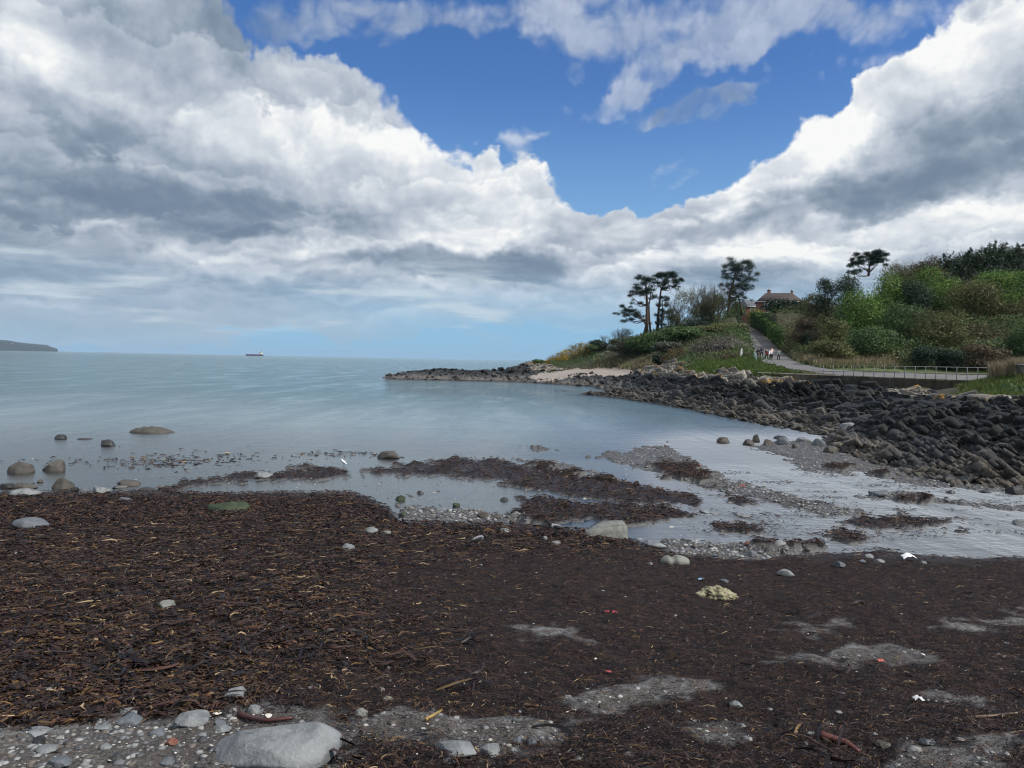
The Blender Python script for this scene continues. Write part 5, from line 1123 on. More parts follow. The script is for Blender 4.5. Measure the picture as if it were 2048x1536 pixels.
MS = {'grey': mat_stone('grey_stone', (.115, .125, .13), (.20, .212, .214), (.29, .29, .28)), 'blue': mat_stone('blue_grey_stone', (0.078, 0.09, 0.102), (0.114, 0.126, 0.141), (0.156, 0.162, 0.168)),
      'brown': mat_stone('brown_stone', (.045, .041, .036), (.075, .068, .058), (.12, .11, .095), .8, 3), 'dark': mat_stone('dark_wet_stone', (0.018, 0.0192, 0.0192), (0.036, 0.036, 0.0336), (0.06, 0.06, 0.054), .45, 4),
      'pale': mat_stone('pale_stone', (.135, .14, .125), (.19, .195, .175), (.26, .26, .24)), 'green': mat_stone('weedy_stone', (0.018, 0.033, 0.0132), (0.036, 0.051, 0.024), (0.06, 0.066, 0.048), .7, 5),
      'red': mat_stone('red_stone', (0.15, 0.051, 0.03), (0.18, 0.078, 0.054), (0.21, 0.12, 0.09)), 'white': mat_stone('white_stone', (0.372, 0.372, 0.36), (0.42, 0.42, 0.408), (0.3, 0.3, 0.288)),
      'black': mat_stone('weed_covered_stone', (0.006, 0.0066, 0.006), (0.012, 0.0132, 0.0108), (0.027, 0.03, 0.021), .6, 7)}
def ico(sub):
    bm = bmesh.new(); bmesh.ops.create_icosphere(bm, subdivisions=sub, radius=1); V = np.array([v.co[:] for v in bm.verts]); F = np.array([[v.index for v in f.verts] for f in bm.faces]); bm.free(); return V, F
ICO3, ICO4, ICO1 = ico(4), ico(5), ico(1)
def n3(V, sc, seed): return (perlin(V[:, 0]*sc+seed, V[:, 1]*sc-seed, seed)+perlin(V[:, 1]*sc+5, V[:, 2]*sc+seed*2, seed+1)+perlin(V[:, 2]*sc, V[:, 0]*sc+9, seed+2))/2.2
def stone_shape(seed, ang, base=None, cuts=()):
    V, F = base or ICO3; V = V.copy(); rg = np.random.default_rng(seed)
    V = V*(1+.16*n3(V, 1.1, seed)+.05*n3(V, 2.7, seed+5))[:, None]
    for i in range(int(ang*22)):
        d = rg.normal(size=3); d[2] = abs(d[2])*.8; d /= np.linalg.norm(d); lim = .48+.28*rg.random(); s = V@d; ov = np.maximum(0, s-lim); V = V-np.outer(ov*.94, d)
    for (d, lim) in cuts:
        d = np.array(d, float); d /= np.linalg.norm(d); ov = np.maximum(0, V@d-lim); V = V-np.outer(ov*.97, d)
    return V*(1+.02*n3(V, 6, seed+9))[:, None], F
def stone(px, py, wpx, hpx, label, kind='grey', ang=.4, seed=None, name='stone', cat='stone', rz=None, depth=.8, group=None, cuts=(), base=None, sink=.35):
    """px, py: middle of its foot as seen; wpx, hpx: its size as seen"""
    seed = seed or int(px*3+py); q = on_shore(px, py); D = q[1]; s = D/FPX; w = wpx*s; h = hpx*s
    V, F = stone_shape(seed, ang, base, cuts); lo, hi = V.min(0), V.max(0); V = (V-(lo+hi)/2)/(hi-lo)
    rz = (seed % 7-3)*.12 if rz is None else rz; dep = w*depth; h3 = max(h*(1+sink)-dep*.12, .4*h)/1.0
    V = V*[w, dep, h3]; V[:, 2] += h3*.5-h3*sink/(1+sink)
    o = mesh_np(name, V, F, MS[kind], smooth=True, loc=(q[0], q[1]+dep*.40, q[2])); o.rotation_euler.z = rz
    tag(o, label, cat, group); return o
# rocks standing in the water
GW = 'rocks standing in the shallow water'
stone(33, 947, 47, 25, 'dark blocky rock in the water at the far left', 'brown', 1.3, 11, 'rock', 'rock', group=GW); stone(97, 943, 43, 26, 'brown wedge shaped rock in the water, high on its right', 'brown', 1.3, 12, 'rock', 'rock', group=GW, cuts=[((-.8, 0, .6), .25), ((1, 0, 0), .5)])
stone(118, 979, 41, 25, 'brown square rock at the water edge in front of the wedge', 'brown', 1.3, 13, 'rock', 'rock', group=GW); stone(116, 879, 25, 11, 'small dark rock in the water, leftmost of the distant three', 'dark', 1.0, 14, 'rock', 'rock', group=GW)
stone(163, 880, 36, 5, 'flat low rock barely above water between the two small dark rocks', 'dark', 1.0, 15, 'rock', 'rock', group=GW); stone(211, 893, 33, 15, 'small dark rock in the water, rightmost of the distant three', 'dark', 1.0, 16, 'rock', 'rock', group=GW)
stone(775, 918, 47, 17, 'rounded brown rock alone in the water beyond the weed bar', 'brown', .4, 17, 'rock', 'rock', group=GW)
stone(1112, 772, 12, 6, 'small dark rock in the bay before the sandy cove', 'dark', .5, 18, 'rock', 'rock', group=GW); stone(523, 956, 38, 14, 'grey rock half buried in the far left weed bar', 'grey', .4, 19, 'rock', 'rock', group=GW)
# a knobbly reef
q = on_shore(300, 866); s = q[1]/FPX; V, F = ICO4; V = V*[44*s, 30*s, 17*s]; V = V*(1+.0*V[:, :1]); nn = np.abs(n3(V, 2.2, 3))*.5+.5*np.abs(n3(V, 4.5, 8)); tp = 1-.55*sstep(8*s, 44*s, V[:, 0]); V[:, 2] = V[:, 2]*(.55+.6*nn)*tp
tag(mesh_np('reef', V, F, MS['brown'], loc=(q[0], q[1]+.3, q[2])), 'knobbly brown reef of rock breaking the water on the left', 'rock')
# boulders along the water's edge, left
GE = 'boulders along the left water edge'
for (px, py, w_, h_, kd, an, lb) in [(42, 979, 46, 14, 'brown', .5, 'flat brown boulder behind the row at the far left edge'), (40, 992, 56, 17, 'grey', .3, 'long smooth grey boulder at the far left of the row'), (250, 972, 54, 13, 'brown', .5, 'flat brown boulder behind the two grey ones'),
     (196, 988, 36, 15, 'grey', .3, 'round grey boulder in the middle of the row'), (163, 988, 30, 11, 'blue', .4, 'low blue grey boulder left of the round grey one'), (290, 982, 40, 9, 'dark', .6, 'dark weed topped boulder at the right end of the row'),
     (146, 984, 20, 9, 'black', .6, 'small black weedy boulder beside the square rock'), (235, 978, 30, 7, 'dark', .5, 'low dark boulder in front of the flat brown one'), (78, 966, 12, 7, 'brown', .4, 'tiny brown rock in the water left of the square rock'), (8, 978, 30, 11, 'black', .7, 'black weedy boulder cut by the left edge')]:
    stone(px, py, w_, h_, lb, kd, an, name='boulder', cat='boulder', group=GE)
# single stones on the weed
stone(245, 1003, 30, 9, 'blue grey stone on the weed near the boulder row', 'blue', .3); stone(47, 1057, 70, 24, 'smooth blue grey boulder on the weed at the left edge', 'blue', .25, 31, 'boulder', 'boulder', cuts=[((.7, 0, .6), .45)])
stone(452, 1025, 92, 22, 'long green weedy boulder lying on the weed, left of centre', 'green', .5, 32, 'boulder', 'boulder', rz=0, depth=.4)
q = on_shore(1215, 1077); s = q[1]/FPX
def slab(prof, dep, name, label, kind, loc, seed, cat='boulder'):
    bm = bmesh.new(); a = [bm.verts.new((x, -dep/2+.15*dep*(z > .1), z)) for x, z in prof]; f = bm.faces.new(a); r = bmesh.ops.extrude_face_region(bm, geom=[f]); vs = [v for v in r['geom'] if isinstance(v, bmesh.types.BMVert)]
    bmesh.ops.translate(bm, verts=vs, vec=(0, dep*.8, 0)); bmesh.ops.recalc_face_normals(bm, faces=bm.faces)
    bmesh.ops.bevel(bm, geom=list(bm.edges), offset=dep*.05, segments=2, affect='EDGES'); bmesh.ops.triangulate(bm, faces=bm.faces[:]); bmesh.ops.subdivide_edges(bm, edges=bm.edges[:], cuts=2, use_grid_fill=True)
    V = np.array([v.co[:] for v in bm.verts]); F = np.array([[v.index for v in f.verts] for f in bm.faces if len(f.verts) == 3]); bm.free()
    V = V+.035*dep*n3(V/dep, 3, seed)[:, None]*np.array([1, 1, 1]); o = mesh_np(name, V, F, MS[kind], smooth=False, loc=loc); tag(o, label, cat); return o
slab([(-49*s, -.1), (-49*s, 0), (-44*s, 6*s), (-22*s, 19*s), (0, 25*s), (20*s, 27*s), (39*s, 27*s), (41*s, 0), (41*s, -.1)], 62*s, 'boulder', 'large pale angular boulder with a sloping left side, right of centre', 'pale', (q[0], q[1]+20*s, q[2]), 5)
q = on_shore(522, 1536); s = q[1]/FPX
V, F = stone_shape(7, .15, ICO4, cuts=[((0, -.2, 1), .62), ((-.9, -.15, .45), .62), ((-.5, -.85, -.25), .55), ((.1, -.5, .8), .78)])
V = V*[150*s, 110*s, 62*s]; sh_ = V[:, 0]/(150*s); V[:, 2] += sh_*14*s
o = mesh_np('boulder', V, F, MS['grey'], smooth=True, loc=(q[0], q[1]+40*s, q[2]+13*s)); o.rotation_euler.z = .12; tag(o, 'biggest smooth grey boulder at the bottom edge, lower left', 'boulder')
# two-lobed stone and others
V, F = ICO3; V = V*(1+.1*n3(V, 1.2, 4))[:, None]; q = on_shore(1353, 1131); s = q[1]/FPX; V = V*[30*s, 22*s, 15*s]; V[:, 2] *= 1-.42*np.exp(-((V[:, 0]+6*s)/(5*s))**2); V[:, 1] *= 1-.3*np.exp(-((V[:, 0]+6*s)/(6*s))**2)
tag(mesh_np('stone', V, F, MS['pale'], smooth=True, loc=(q[0], q[1]+15*s, q[2]+3*s)), 'two-lobed pale grey stone on the dark weed below the angular boulder', 'stone')
S = [  # px, foot py, w, h, kind, angular, label
 (1314, 1098, 44, 14, 'grey', .3, 'low rounded grey stone at the weed edge, right of the angular boulder'), (1300, 1131, 14, 7, 'grey', .3, 'small grey pebble left of the two-lobed stone'), (1575, 1152, 36, 12, 'grey', .5, 'grey stone on the weed right of the two-lobed stone'),
 (1507, 1113, 24, 11, 'blue', .2, 'smooth oval blue grey pebble at the water edge'), (1682, 1135, 24, 12, 'blue', .3, 'dark blue pebble, left of the three on the weed near white litter'), (1726, 1127, 18, 8, 'blue', .3, 'small blue pebble, middle of the three near white litter'), (1762, 1126, 20, 8, 'grey', .3, 'grey pebble, right of the three near white litter'),
 (1560, 1094, 26, 12, 'grey', .3, 'grey stone standing in the stream edge above the blue pebble'), (1848, 1128, 14, 6, 'grey', .3, 'grey pebble right of the white litter'), (1496, 1092, 12, 8, 'red', .4, 'orange red brick pebble at the water edge'), (1740, 1118, 22, 10, 'grey', .4, 'light grey pebble at the stream edge above the three'),
 (1430, 1118, 18, 10, 'blue', .5, 'blue grey pebble between the two-lobed stone and the red one'), (1450, 1166, 16, 7, 'blue', .4, 'blue pebble above the crusty pale lump'), (1410, 1028, 20, 8, 'grey', .3, 'grey stone in the stream at the tip of the weed bar'), (1490, 1036, 24, 6, 'grey', .3, 'low grey stone under thin water right of the weed bar'),
 (1765, 995, 36, 14, 'blue', .4, 'grey rock in the far stream below the ledges'), (1905, 988, 18, 8, 'dark', .4, 'dark stone in the far stream, left of two'), (1974, 987, 22, 7, 'dark', .4, 'dark stone in the far stream, right of two'), (2040, 990, 40, 20, 'black', .6, 'black weedy boulder at the right edge of the stream'), (2050, 1052, 36, 14, 'grey', .5, 'grey stone in the stream at the right edge'), (1838, 953, 18, 9, 'green', .4, 'small green stone below the ledges'),
 (324, 1222, 38, 18, 'pale', .7, 'pale angular stone alone on the weed, left foreground'), (90, 1396, 46, 14, 'grey', .5, 'flat grey stone in the weed near the left edge, foreground'), (467, 1403, 48, 26, 'grey', .8, 'striped grey stone above the biggest boulder'), (252, 1432, 38, 12, 'grey', .6, 'flat grey stone at the edge of the sand, left'),
 (376, 1455, 74, 26, 'grey', .8, 'grey angular stone with a white vein, left of the biggest boulder'), (252, 1452, 46, 20, 'blue', .7, 'blue grey angular stone on the sand left of the white veined one'), (508, 1430, 36, 16, 'grey', .7, 'grey pointed stone behind the biggest boulder'), (440, 1467, 40, 14, 'grey', .4, 'flat grey pebble touching the left of the biggest boulder'), (435, 1458, 26, 14, 'blue', .4, 'blue grey pebble beside the white veined stone'),
 (200, 1462, 34, 10, 'grey', .4, 'flat pebble on the sand, left of the blue angular stone'), (75, 1490, 26, 16, 'dark', .3, 'dark round pebble on the sand at lower left'), (60, 1474, 56, 10, 'grey', .4, 'long flat grey stone on the sand near the left edge'), (110, 1535, 50, 16, 'blue', .4, 'flat blue pebble at the bottom left corner'), (85, 1508, 40, 12, 'grey', .4, 'flat pebble below the dark round pebble'),
 (330, 1534, 30, 18, 'blue', .5, 'blue pebble at the bottom edge left of the biggest boulder'), (310, 1476, 32, 14, 'blue', .4, 'blue grey pebble amid red weed on the sand'), (338, 1493, 24, 14, 'red', .3, 'red brown pebble beside the tuft of red weed'), (230, 1525, 30, 16, 'dark', .5, 'dark pebble right of a pale shell at bottom left'), (208, 1500, 24, 10, 'grey', .7, 'small grey block on the sand left of the red weed'),
 (718, 1438, 30, 18, 'pale', .7, 'pale stone lying on dark mulch right of the biggest boulder'), (910, 1516, 84, 26, 'grey', .5, 'long grey stone at the bottom centre'), (980, 1516, 42, 20, 'grey', .5, 'grey stone right of the long one at the bottom centre'), (1210, 1420, 26, 14, 'brown', .3, 'round brown pebble on the sand, centre right'), (762, 1384, 14, 8, 'pale', .5, 'small pale pebble, upper of two on the mulch'), (774, 1402, 20, 8, 'pale', .5, 'small pale pebble, lower of two on the mulch'),
 (1034, 1492, 22, 14, 'blue', .5, 'blue pebble at the bottom, left of two behind the grey pair'), (1064, 1494, 20, 16, 'blue', .5, 'blue pebble at the bottom, right of two behind the grey pair'), (1028, 1508, 20, 9, 'grey', .4, 'flat grey pebble right of the grey pair at the bottom'), (895, 1530, 30, 8, 'grey', .5, 'small grey stone in front of the long one at the bottom centre'), (1474, 1418, 26, 12, 'grey', .6, 'pale grey pebble on the gravel patch, right foreground'), (1860, 1492, 30, 12, 'blue', .4, 'blue grey pebble in the weed at lower right'), (1770, 1496, 30, 10, 'brown', .4, 'tan oblong pebble left of the blue grey one at lower right'),
 (953, 1086, 14, 10, 'grey', .5, 'grey pebble just below the crow on the left'), (1112, 1090, 20, 7, 'grey', .4, 'grey stone at the pool edge below the other crow'), (1090, 1080, 10, 8, 'pale', .4, 'small pale pebble left of the angular boulder'), (1010, 1065, 24, 8, 'grey', .4, 'grey stone at the near edge of the pool'), (992, 1038, 26, 10, 'brown', .3, 'brown stone in the pool, right of two'), (966, 1036, 24, 12, 'brown', .3, 'brown stone in the pool, left of two'),
 (800, 1001, 20, 12, 'green', .3, 'green weedy stone at the left of the pool'), (840, 988, 14, 7, 'dark', .3, 'dark stone in the pool above the green one'), (912, 1014, 16, 8, 'green', .3, 'small green stone in the middle of the pool'), (1008, 1002, 18, 8, 'dark', .3, 'dark stone at the right of the pool by the weed bar'), (806, 1033, 22, 8, 'green', .3, 'greenish stone at the near left of the pool'), (740, 1066, 30, 12, 'grey', .3, 'grey stone in the pebble patch left of the crow'), (695, 1100, 26, 12, 'grey', .3, 'grey stone low in the pebble patch left of the crow'), (770, 1068, 22, 6, 'pale', .4, 'pale flat stone in the small puddle')]
for (px, py, w_, h_, kd, an, lb) in S: stone(px, py, w_, h_, lb, kd, an)
# boulders at the foot of the ledges
GB = 'boulders at the foot of the rock ledges'
for (px, py, w_, h_, kd, lb) in [(1450, 886, 34, 14, 'brown', 'brown boulder standing apart at the left end of the ledge boulders'), (1500, 890, 30, 14, 'brown', 'low brown boulder second from the left below the ledges'), (1514, 884, 20, 18, 'brown', 'upright brown boulder below the ledges'), (1538, 892, 26, 16, 'brown', 'blocky brown boulder right of the upright one'),
     (1568, 890, 34, 18, 'blue', 'grey boulder in the middle of the ledge boulders'), (1610, 886, 40, 14, 'grey', 'broad grey boulder right of the middle one'), (1640, 892, 36, 18, 'blue', 'dark blue boulder below the ledges'), (1668, 906, 44, 16, 'brown', 'smooth brown boulder nearest the gravel'), (1566, 878, 40, 8, 'dark', 'flat dark boulder behind the grey one'), (1592, 897, 18, 12, 'brown', 'small pointed brown boulder on the gravel'), (1692, 903, 22, 10, 'dark', 'dark boulder right of the smooth brown one'), (1700, 875, 44, 12, 'grey', 'long grey boulder under the ledge'), (1740, 876, 34, 9, 'dark', 'flat dark boulder lodged under the ledge')]:
    d = ray(px, py); q = PZ(px, py, .05); s = q[1]/FPX; sd = int(px+py); V, F = stone_shape(sd, 1.3); lo, hi = V.min(0), V.max(0); V = (V-(lo+hi)/2)/(hi-lo)*[w_*s*.78, w_*s*.62, h_*s*1.1]
    o = mesh_np('boulder', V, F, MS[kd], smooth=True, loc=(q[0], q[1]+w_*s*.3, max(float(land0(q[0], q[1])), 0)+h_*s*.36)); tag(o, lb, 'boulder', GB)
# weed covered boulders under the right hand ledge
for (px, py, w_, h_, lb) in [(1905, 965, 34, 16, 'black weed covered boulder at the foot of the right ledge, left of three'), (1940, 968, 40, 18, 'black weed covered boulder at the foot of the right ledge, middle of three'), (1990, 966, 44, 16, 'black weed covered boulder at the foot of the right ledge, right of three'), (1868, 960, 24, 10, 'small black weed covered boulder left of the three under the ledge')]:
    stone(px, py, w_, h_, lb, 'black', .8, name='boulder', cat='boulder', group=GB)
# crusty pale lump, litter, shells
q = on_shore(1438, 1200); s = q[1]/FPX; V, F = ICO4; V = V*[38*s, 22*s, 16*s]; nn = n3(V/s/10, .7, 3); nb = n3(V/s/10, 2.2, 6); V = V*(1+.35*nn+.22*nb)[:, None]; V[:, 2] *= 1-.45*sstep(5*s, 40*s, V[:, 0])
m_, b, bs, _ = new_mat('crust'); co = coord(b); n = b.noise(co, 9, 5, .65); b.set(bs.inputs['Base Color'], b.ramp(n.outputs[0], [(.38, (.035, .032, .02)), (.47, (.20, .19, .11)), (.6, (.30, .28, .18)), (.75, (.42, .40, .29))])); bs.inputs['Roughness'].default_value = .95; bump(b, bs, n.outputs[0], 1, .04)
tag(mesh_np('crusty_lump', V, F, m_, loc=(q[0], q[1]+14*s, q[2]+6*s)), 'pale yellow crusty lump lying on the dark weed at right', 'lump')
def scrap(px, py, w_, col, name, label, cat, seed, lift=.3, group=None):
    q = on_shore(px, py); s = q[1]/FPX; rg = np.random.default_rng(seed); n = 5; u, v_ = np.meshgrid(np.linspace(-1, 1, n), np.linspace(-1, 1, n)); k = rg.normal(size=(n, n))*.25
    V = np.stack([u*w_*s*.5+k*w_*s*.2, v_*w_*s*.4, (np.abs(k)+lift*(1-u*u*.5-v_*v_*.5)+.1)*w_*s*.5], -1).reshape(-1, 3); F = np.array([(i*n+j, i*n+j+1, (i+1)*n+j+1, (i+1)*n+j) for i in range(n-1) for j in range(n-1)])
    o = mesh_np(name, V, F, paint(name+'_surface', col, .4, .08), loc=(q[0], q[1], q[2]+.012)); tag(o, label, cat, group); return o
scrap(1815, 1120, 26, (.75, .77, .78), 'plastic_scrap', 'crumpled white plastic litter on the weed by the stream', 'litter', 1, .8); scrap(1402, 1163, 13, (.20, .32, .48), 'plastic_scrap', 'small pale blue plastic scrap above the crusty lump', 'litter', 2, .5)
scrap(1213, 1227, 9, (.35, .04, .05), 'plastic_scrap', 'bright red plastic scrap, left one of a pair of specks on the mulch', 'litter', 3); scrap(1229, 1228, 10, (.35, .04, .05), 'plastic_scrap', 'bright red plastic scrap, right one of a pair of specks on the mulch', 'litter', 4); scrap(1217, 1350, 11, (.28, .05, .05), 'plastic_scrap', 'dull red plastic scrap on the mulch in the centre foreground', 'litter', 5)
scrap(1835, 1406, 20, (.55, .55, .55), 'plastic_scrap', 'pale grey crumpled scrap on the weed at lower right', 'litter', 6, .6); scrap(1762, 1326, 12, (.5, .12, .08), 'plastic_scrap', 'red brown scrap on the bright sand patch at right', 'litter', 7, .2); scrap(1398, 935, 8, (.28, .06, .03), 'plastic_scrap', 'orange scrap on the far gravel bar, upper one', 'litter', 8); scrap(1485, 975, 10, (.28, .06, .03), 'plastic_scrap', 'orange scrap on the far gravel bar, lower one', 'litter', 9)
def shell(px, py, w_, label, seed, group='pale shells on the sand'):
    q = on_shore(px, py); s = q[1]/FPX; n, m2 = 13, 5; V = []
    for i in range(m2):
        r = i/(m2-1)
        for j in range(n): a = math.pi*(.08+.84*j/(n-1)); rr = r*(1+.05*(j % 2)); V.append((math.cos(a)*rr*w_*s*.5, (math.sin(a)*rr-.4)*w_*s*.5, (.30*(1-r*r)+.04*(j % 2)*r)*w_*s*.7+.008))
    F = [(i*n+j, i*n+j+1, (i+1)*n+j+1, (i+1)*n+j) for i in range(m2-1) for j in range(n-1)]
    o = mesh_np('shell', V, F, M_shell, smooth=True, loc=q+[0, 0, .004]); o.rotation_euler = (.5, .1, seed*.9); tag(o, label, 'shell', group)
M_shell = paint('shell_white', (.58, .55, .48), .5, .25, 20)
shell(431, 1434, 30, 'biggest pale scallop shell behind the biggest boulder', 1); shell(536, 1438, 26, 'white shell touching the back of the biggest boulder', 2); shell(218, 1528, 12, 'small cream shell near the bottom left corner', 3); shell(1135, 1430, 9, 'small white shell on the mulch at the bottom centre right', 4); shell(1192, 1323, 10, 'small white shell alone in the dark mulch at the centre', 5); shell(1846, 1312, 9, 'small white shell on the bright sand patch at right', 6); shell(655, 1514, 8, 'tiny cream shell at the right foot of the biggest boulder', 7)
# loose kelp stalks
def stalk(pts, r, label, col, name='kelp_stalk', r1=.6):
    Q = [on_shore(*p) for p in pts]; o0 = Q[0]; V = [q-o0+[0, 0, r*.8+.004] for q in Q]; mb = MB(); V = np.array(V); u = np.linspace(0, len(V)-1, 14); k = np.arange(len(V)); Vc = np.stack([np.interp(u, k, V[:, i]) for i in range(3)], 1)
    for _ in range(2): Vc[1:-1] = .25*Vc[:-2]+.5*Vc[1:-1]+.25*Vc[2:]
    mb.tube(Vc, np.linspace(r, r*r1, 14), 7); o = mb.build(name, paint('stalk', col, .5, .3, 12), None, True, loc=tuple(o0)); tag(o, label, 'kelp stalk')
stalk([(478, 1434), (505, 1444), (530, 1449), (560, 1446), (585, 1442)], .016, 'dark red kelp stalk lying behind the biggest boulder', (.06, .018, .014)); stalk([(1640, 1478), (1690, 1492), (1718, 1512)], .022, 'thick red brown kelp stalk at the bottom right', (.09, .03, .022)); stalk([(1590, 1475), (1594, 1460), (1602, 1452)], .012, 'curled ochre kelp stalk left of the thick red brown one', (.17, .10, .03))
stalk([(852, 1444), (868, 1434), (884, 1426)], .011, 'straight yellow kelp stalk at the bottom centre', (.30, .2, .06)); stalk([(1950, 1440), (1990, 1436), (2035, 1432)], .010, 'long tan stick near the right edge, lower right', (.14, .09, .06)); stalk([(1660, 1490), (1640, 1478)], .01, 'short broken stalk beside the thick red brown one', (.1, .05, .03)); stalk([(1048, 1415), (1076, 1416)], .009, 'short tan stick on the mulch at the centre bottom', (.20, .11, .06)); stalk([(553, 1388), (566, 1372), (574, 1364)], .006, 'thin tan stalk right of the striped stone', (.3, .22, .13))
# birds on the shore
qb = on_shore(955, 1095); bird('crow', 'hooded crow with a grey body facing right on the weed, left of two', qb, R(118), 1.3*22*qb[1]/FPX/.42, (.20, .21, .225), (.012, .012, .015))
qb = on_shore(1112, 1073); bird('crow', 'hooded crow facing left at the pool edge beside the angular boulder', qb, R(-70), 1.3*24*qb[1]/FPX/.42, (.20, .21, .225), (.012, .012, .015), .0)
qb = on_shore(687, 932); bird('gull', 'white gull standing at the water edge beyond the left weed bar', qb, R(-140), 12*qb[1]/FPX/.36, (.82, .82, .80), (.82, .82, .80))

# ------------------------------------------------------------------ weed and pebbles nobody could count
def shore_samples(n, seed, p=1.0, D0=2.6, D1=48, t0=-.82, t1=.82):
    rg = np.random.default_rng(seed); u = rg.random(n)
    D = np.exp(np.log(D0)+u*np.log(D1/D0)) if p == 1 else (D0**(1-p)+u*(D1**(1-p)-D0**(1-p)))**(1/(1-p))
    t = t0+(t1-t0)*rg.random(n); X = t*D; z, k, g_, sa, zw, px, py, near = beach(X, D); return X, D, z, k, g_, sa, zw, px, py, near, rg
M_kelp, b, bs, _ = new_mat('kelp'); b.set(bs.inputs['Base Color'], b.attr('Col')[0]); bs.inputs['Roughness'].default_value = .5; bs.inputs['Specular IOR Level'].default_value = .25
KC = np.array([(.009, .0065, .0075), (.016, .0105, .0105), (.034, .0175, .0135), (.048, .025, .016), (.068, .032, .017), (.062, .040, .017), (.12, .070, .028), (.26, .19, .11)]); KP = [.20, .20, .22, .15, .08, .08, .05, .02]
def strands(name, X, Y, Z, L, W, rg, lift, cprob=KP, curl=1.0):
    n = len(X); m = 5; a = rg.random(n)*math.pi*2; dx, dy = np.cos(a), np.sin(a)*.8; cu = rg.normal(size=n)*.9*curl
    s = np.linspace(-.5, .5, m); ph = rg.random(n)*6.28; fr = 3+4*rg.random(n); tw = rg.normal(size=n)*.7; Cc = []
    for q in s:
        th = cu*q; px = X+L*q*(dx-dy*th); py = Y+L*q*(dy+dx*th); pz = lift*(.4+.6*np.abs(np.sin(fr*q*2+ph)))*(1-1.5*q*q)
        ro = tw+1.2*np.sin(fr*q+ph); wv = W*(1-1.6*np.abs(q)**2)[..., None] if False else W*(1-1.5*q*q)
        nx, ny = -dy-dx*th, dx-dy*th; cx, sz = np.cos(ro), np.sin(ro)
        for sg in (-.5, .5): Cc.append(np.stack([px+sg*wv*nx*cx, py+sg*wv*ny*cx, Z+.006+pz+np.abs(sg*wv*sz)*.8*(1 if sg > 0 else -.2)], 1))
    V = np.stack(Cc, 1).reshape(-1, 3); base = (np.arange(n)*2*m)[:, None]; F = np.concatenate([base+[2*i, 2*i+1, 2*i+3, 2*i+2] for i in range(m-1)])
    ci = rg.choice(len(KC), n, p=np.array(cprob)/sum(cprob)); col = KC[ci]*(.65+.7*rg.random(n))[:, None]; col = np.tile(col, (m-1, 1))
    o = mesh_np(name, V, F, M_kelp, cols=col, smooth=True); o['kind'] = 'stuff'; return o
X_, Y_, Z_, k_, g_, sa_, zw_, px_, py_, nr_, rg = shore_samples(235000, 5, 1.25)
coarse = 1-sstep(650, 1000, px_+60*fbm(X_, Y_, 3, 8))*sstep(1085, 1150, py_)*.93; coarse *= 1-.8*sstep(1300, 1360, py_+40*fbm(X_*2, Y_*2, 3, 4))*sstep(420, 620, px_)
keep = (rg.random(len(X_)) < k_*(.10+.90*coarse)) & (Y_ < 17.5) & (rg.random(len(X_)) < .75+.5*fbm(X_*1.5, Y_*1.5, 3, 17))
gs = 1+.7*sstep(7, 17, Y_); Ls = (.07+.15*rg.random(len(X_))**2)*(.5+.5*coarse)*gs; Ws = (.007+.024*rg.random(len(X_))**2)*(.45+.55*coarse)*gs
strands('kelp_wrack', X_[keep], Y_[keep], Z_[keep], Ls[keep], Ws[keep], rg, .03)
kf = (Y_ >= 17.5) & (rg.random(len(X_)) < np.where(nr_, k_*.85, sstep(.35, .8, k_)))
strands('kelp_wrack', X_[kf], Y_[kf], Z_[kf], .12+.18*rg.random(kf.sum()), .02+.035*rg.random(kf.sum()), rg, .065, [.2, .2, .22, .18, .1, .08, .02, .002])
# pale chopped stalks
X_, Y_, Z_, k_, g_, sa_, zw_, px_, py_, nr_, rg = shore_samples(15000, 6, 1.0, D1=22)
keep = nr_ & (rg.random(len(X_)) < k_*(.10+.5*sstep(1250, 700, px_)+.2*sstep(1000, 1600, px_)*sstep(1300, 1120, py_)))
strands('stalk_pieces', X_[keep], Y_[keep], Z_[keep]+.012, .03+.07*rg.random(keep.sum())**1.5, .005+.005*rg.random(keep.sum()), rg, .02, [0, 0, .1, .2, .15, .15, .3, .12], .6)
# fine mulch
X_, Y_, Z_, k_, g_, sa_, zw_, px_, py_, nr_, rg = shore_samples(120000, 9, 1.3, D1=20)
keep = nr_ & (rg.random(len(X_)) < .85*k_+.28*sa_*(1-sstep(650, 300, px_)))
strands('fine_weed', X_[keep], Y_[keep], Z_[keep], .02+.05*rg.random(keep.sum()), .003+.005*rg.random(keep.sum()), rg, .012, [.34, .28, .2, .09, .04, .03, .015, .005])
def pebbles(name, X, Y, Z, s, rg, pal, flat=.55):
    n = len(X); V0, F0 = ICO1; nv = len(V0); V = V0[None]*(1+.25*rg.normal(size=(n, nv, 1)).clip(-1.2, 1.2)); sc = s[:, None]*np.stack([.8+.5*rg.random(n), .8+.5*rg.random(n), flat*(.7+.6*rg.random(n))], 1)
    a = rg.random(n)*6.28; V = V*sc[:, None]; x = V[..., 0]*np.cos(a)[:, None]-V[..., 1]*np.sin(a)[:, None]; y = V[..., 0]*np.sin(a)[:, None]+V[..., 1]*np.cos(a)[:, None]
    V = np.stack([x+X[:, None], y+Y[:, None], V[..., 2]+Z[:, None]], -1).reshape(-1, 3); F = (F0[None]+(np.arange(n)*nv)[:, None, None]).reshape(-1, 3)
    p = np.array(pal); col = np.repeat(p[rg.integers(0, len(p), n)]*(.7+.6*rg.random(n))[:, None], len(F0), 0); o = mesh_np(name, V, F, M_peb, cols=col, smooth=True); o['kind'] = 'stuff'
M_peb = paint('pebble', (1, 1, 1), .7, .2, 40, attr=True)
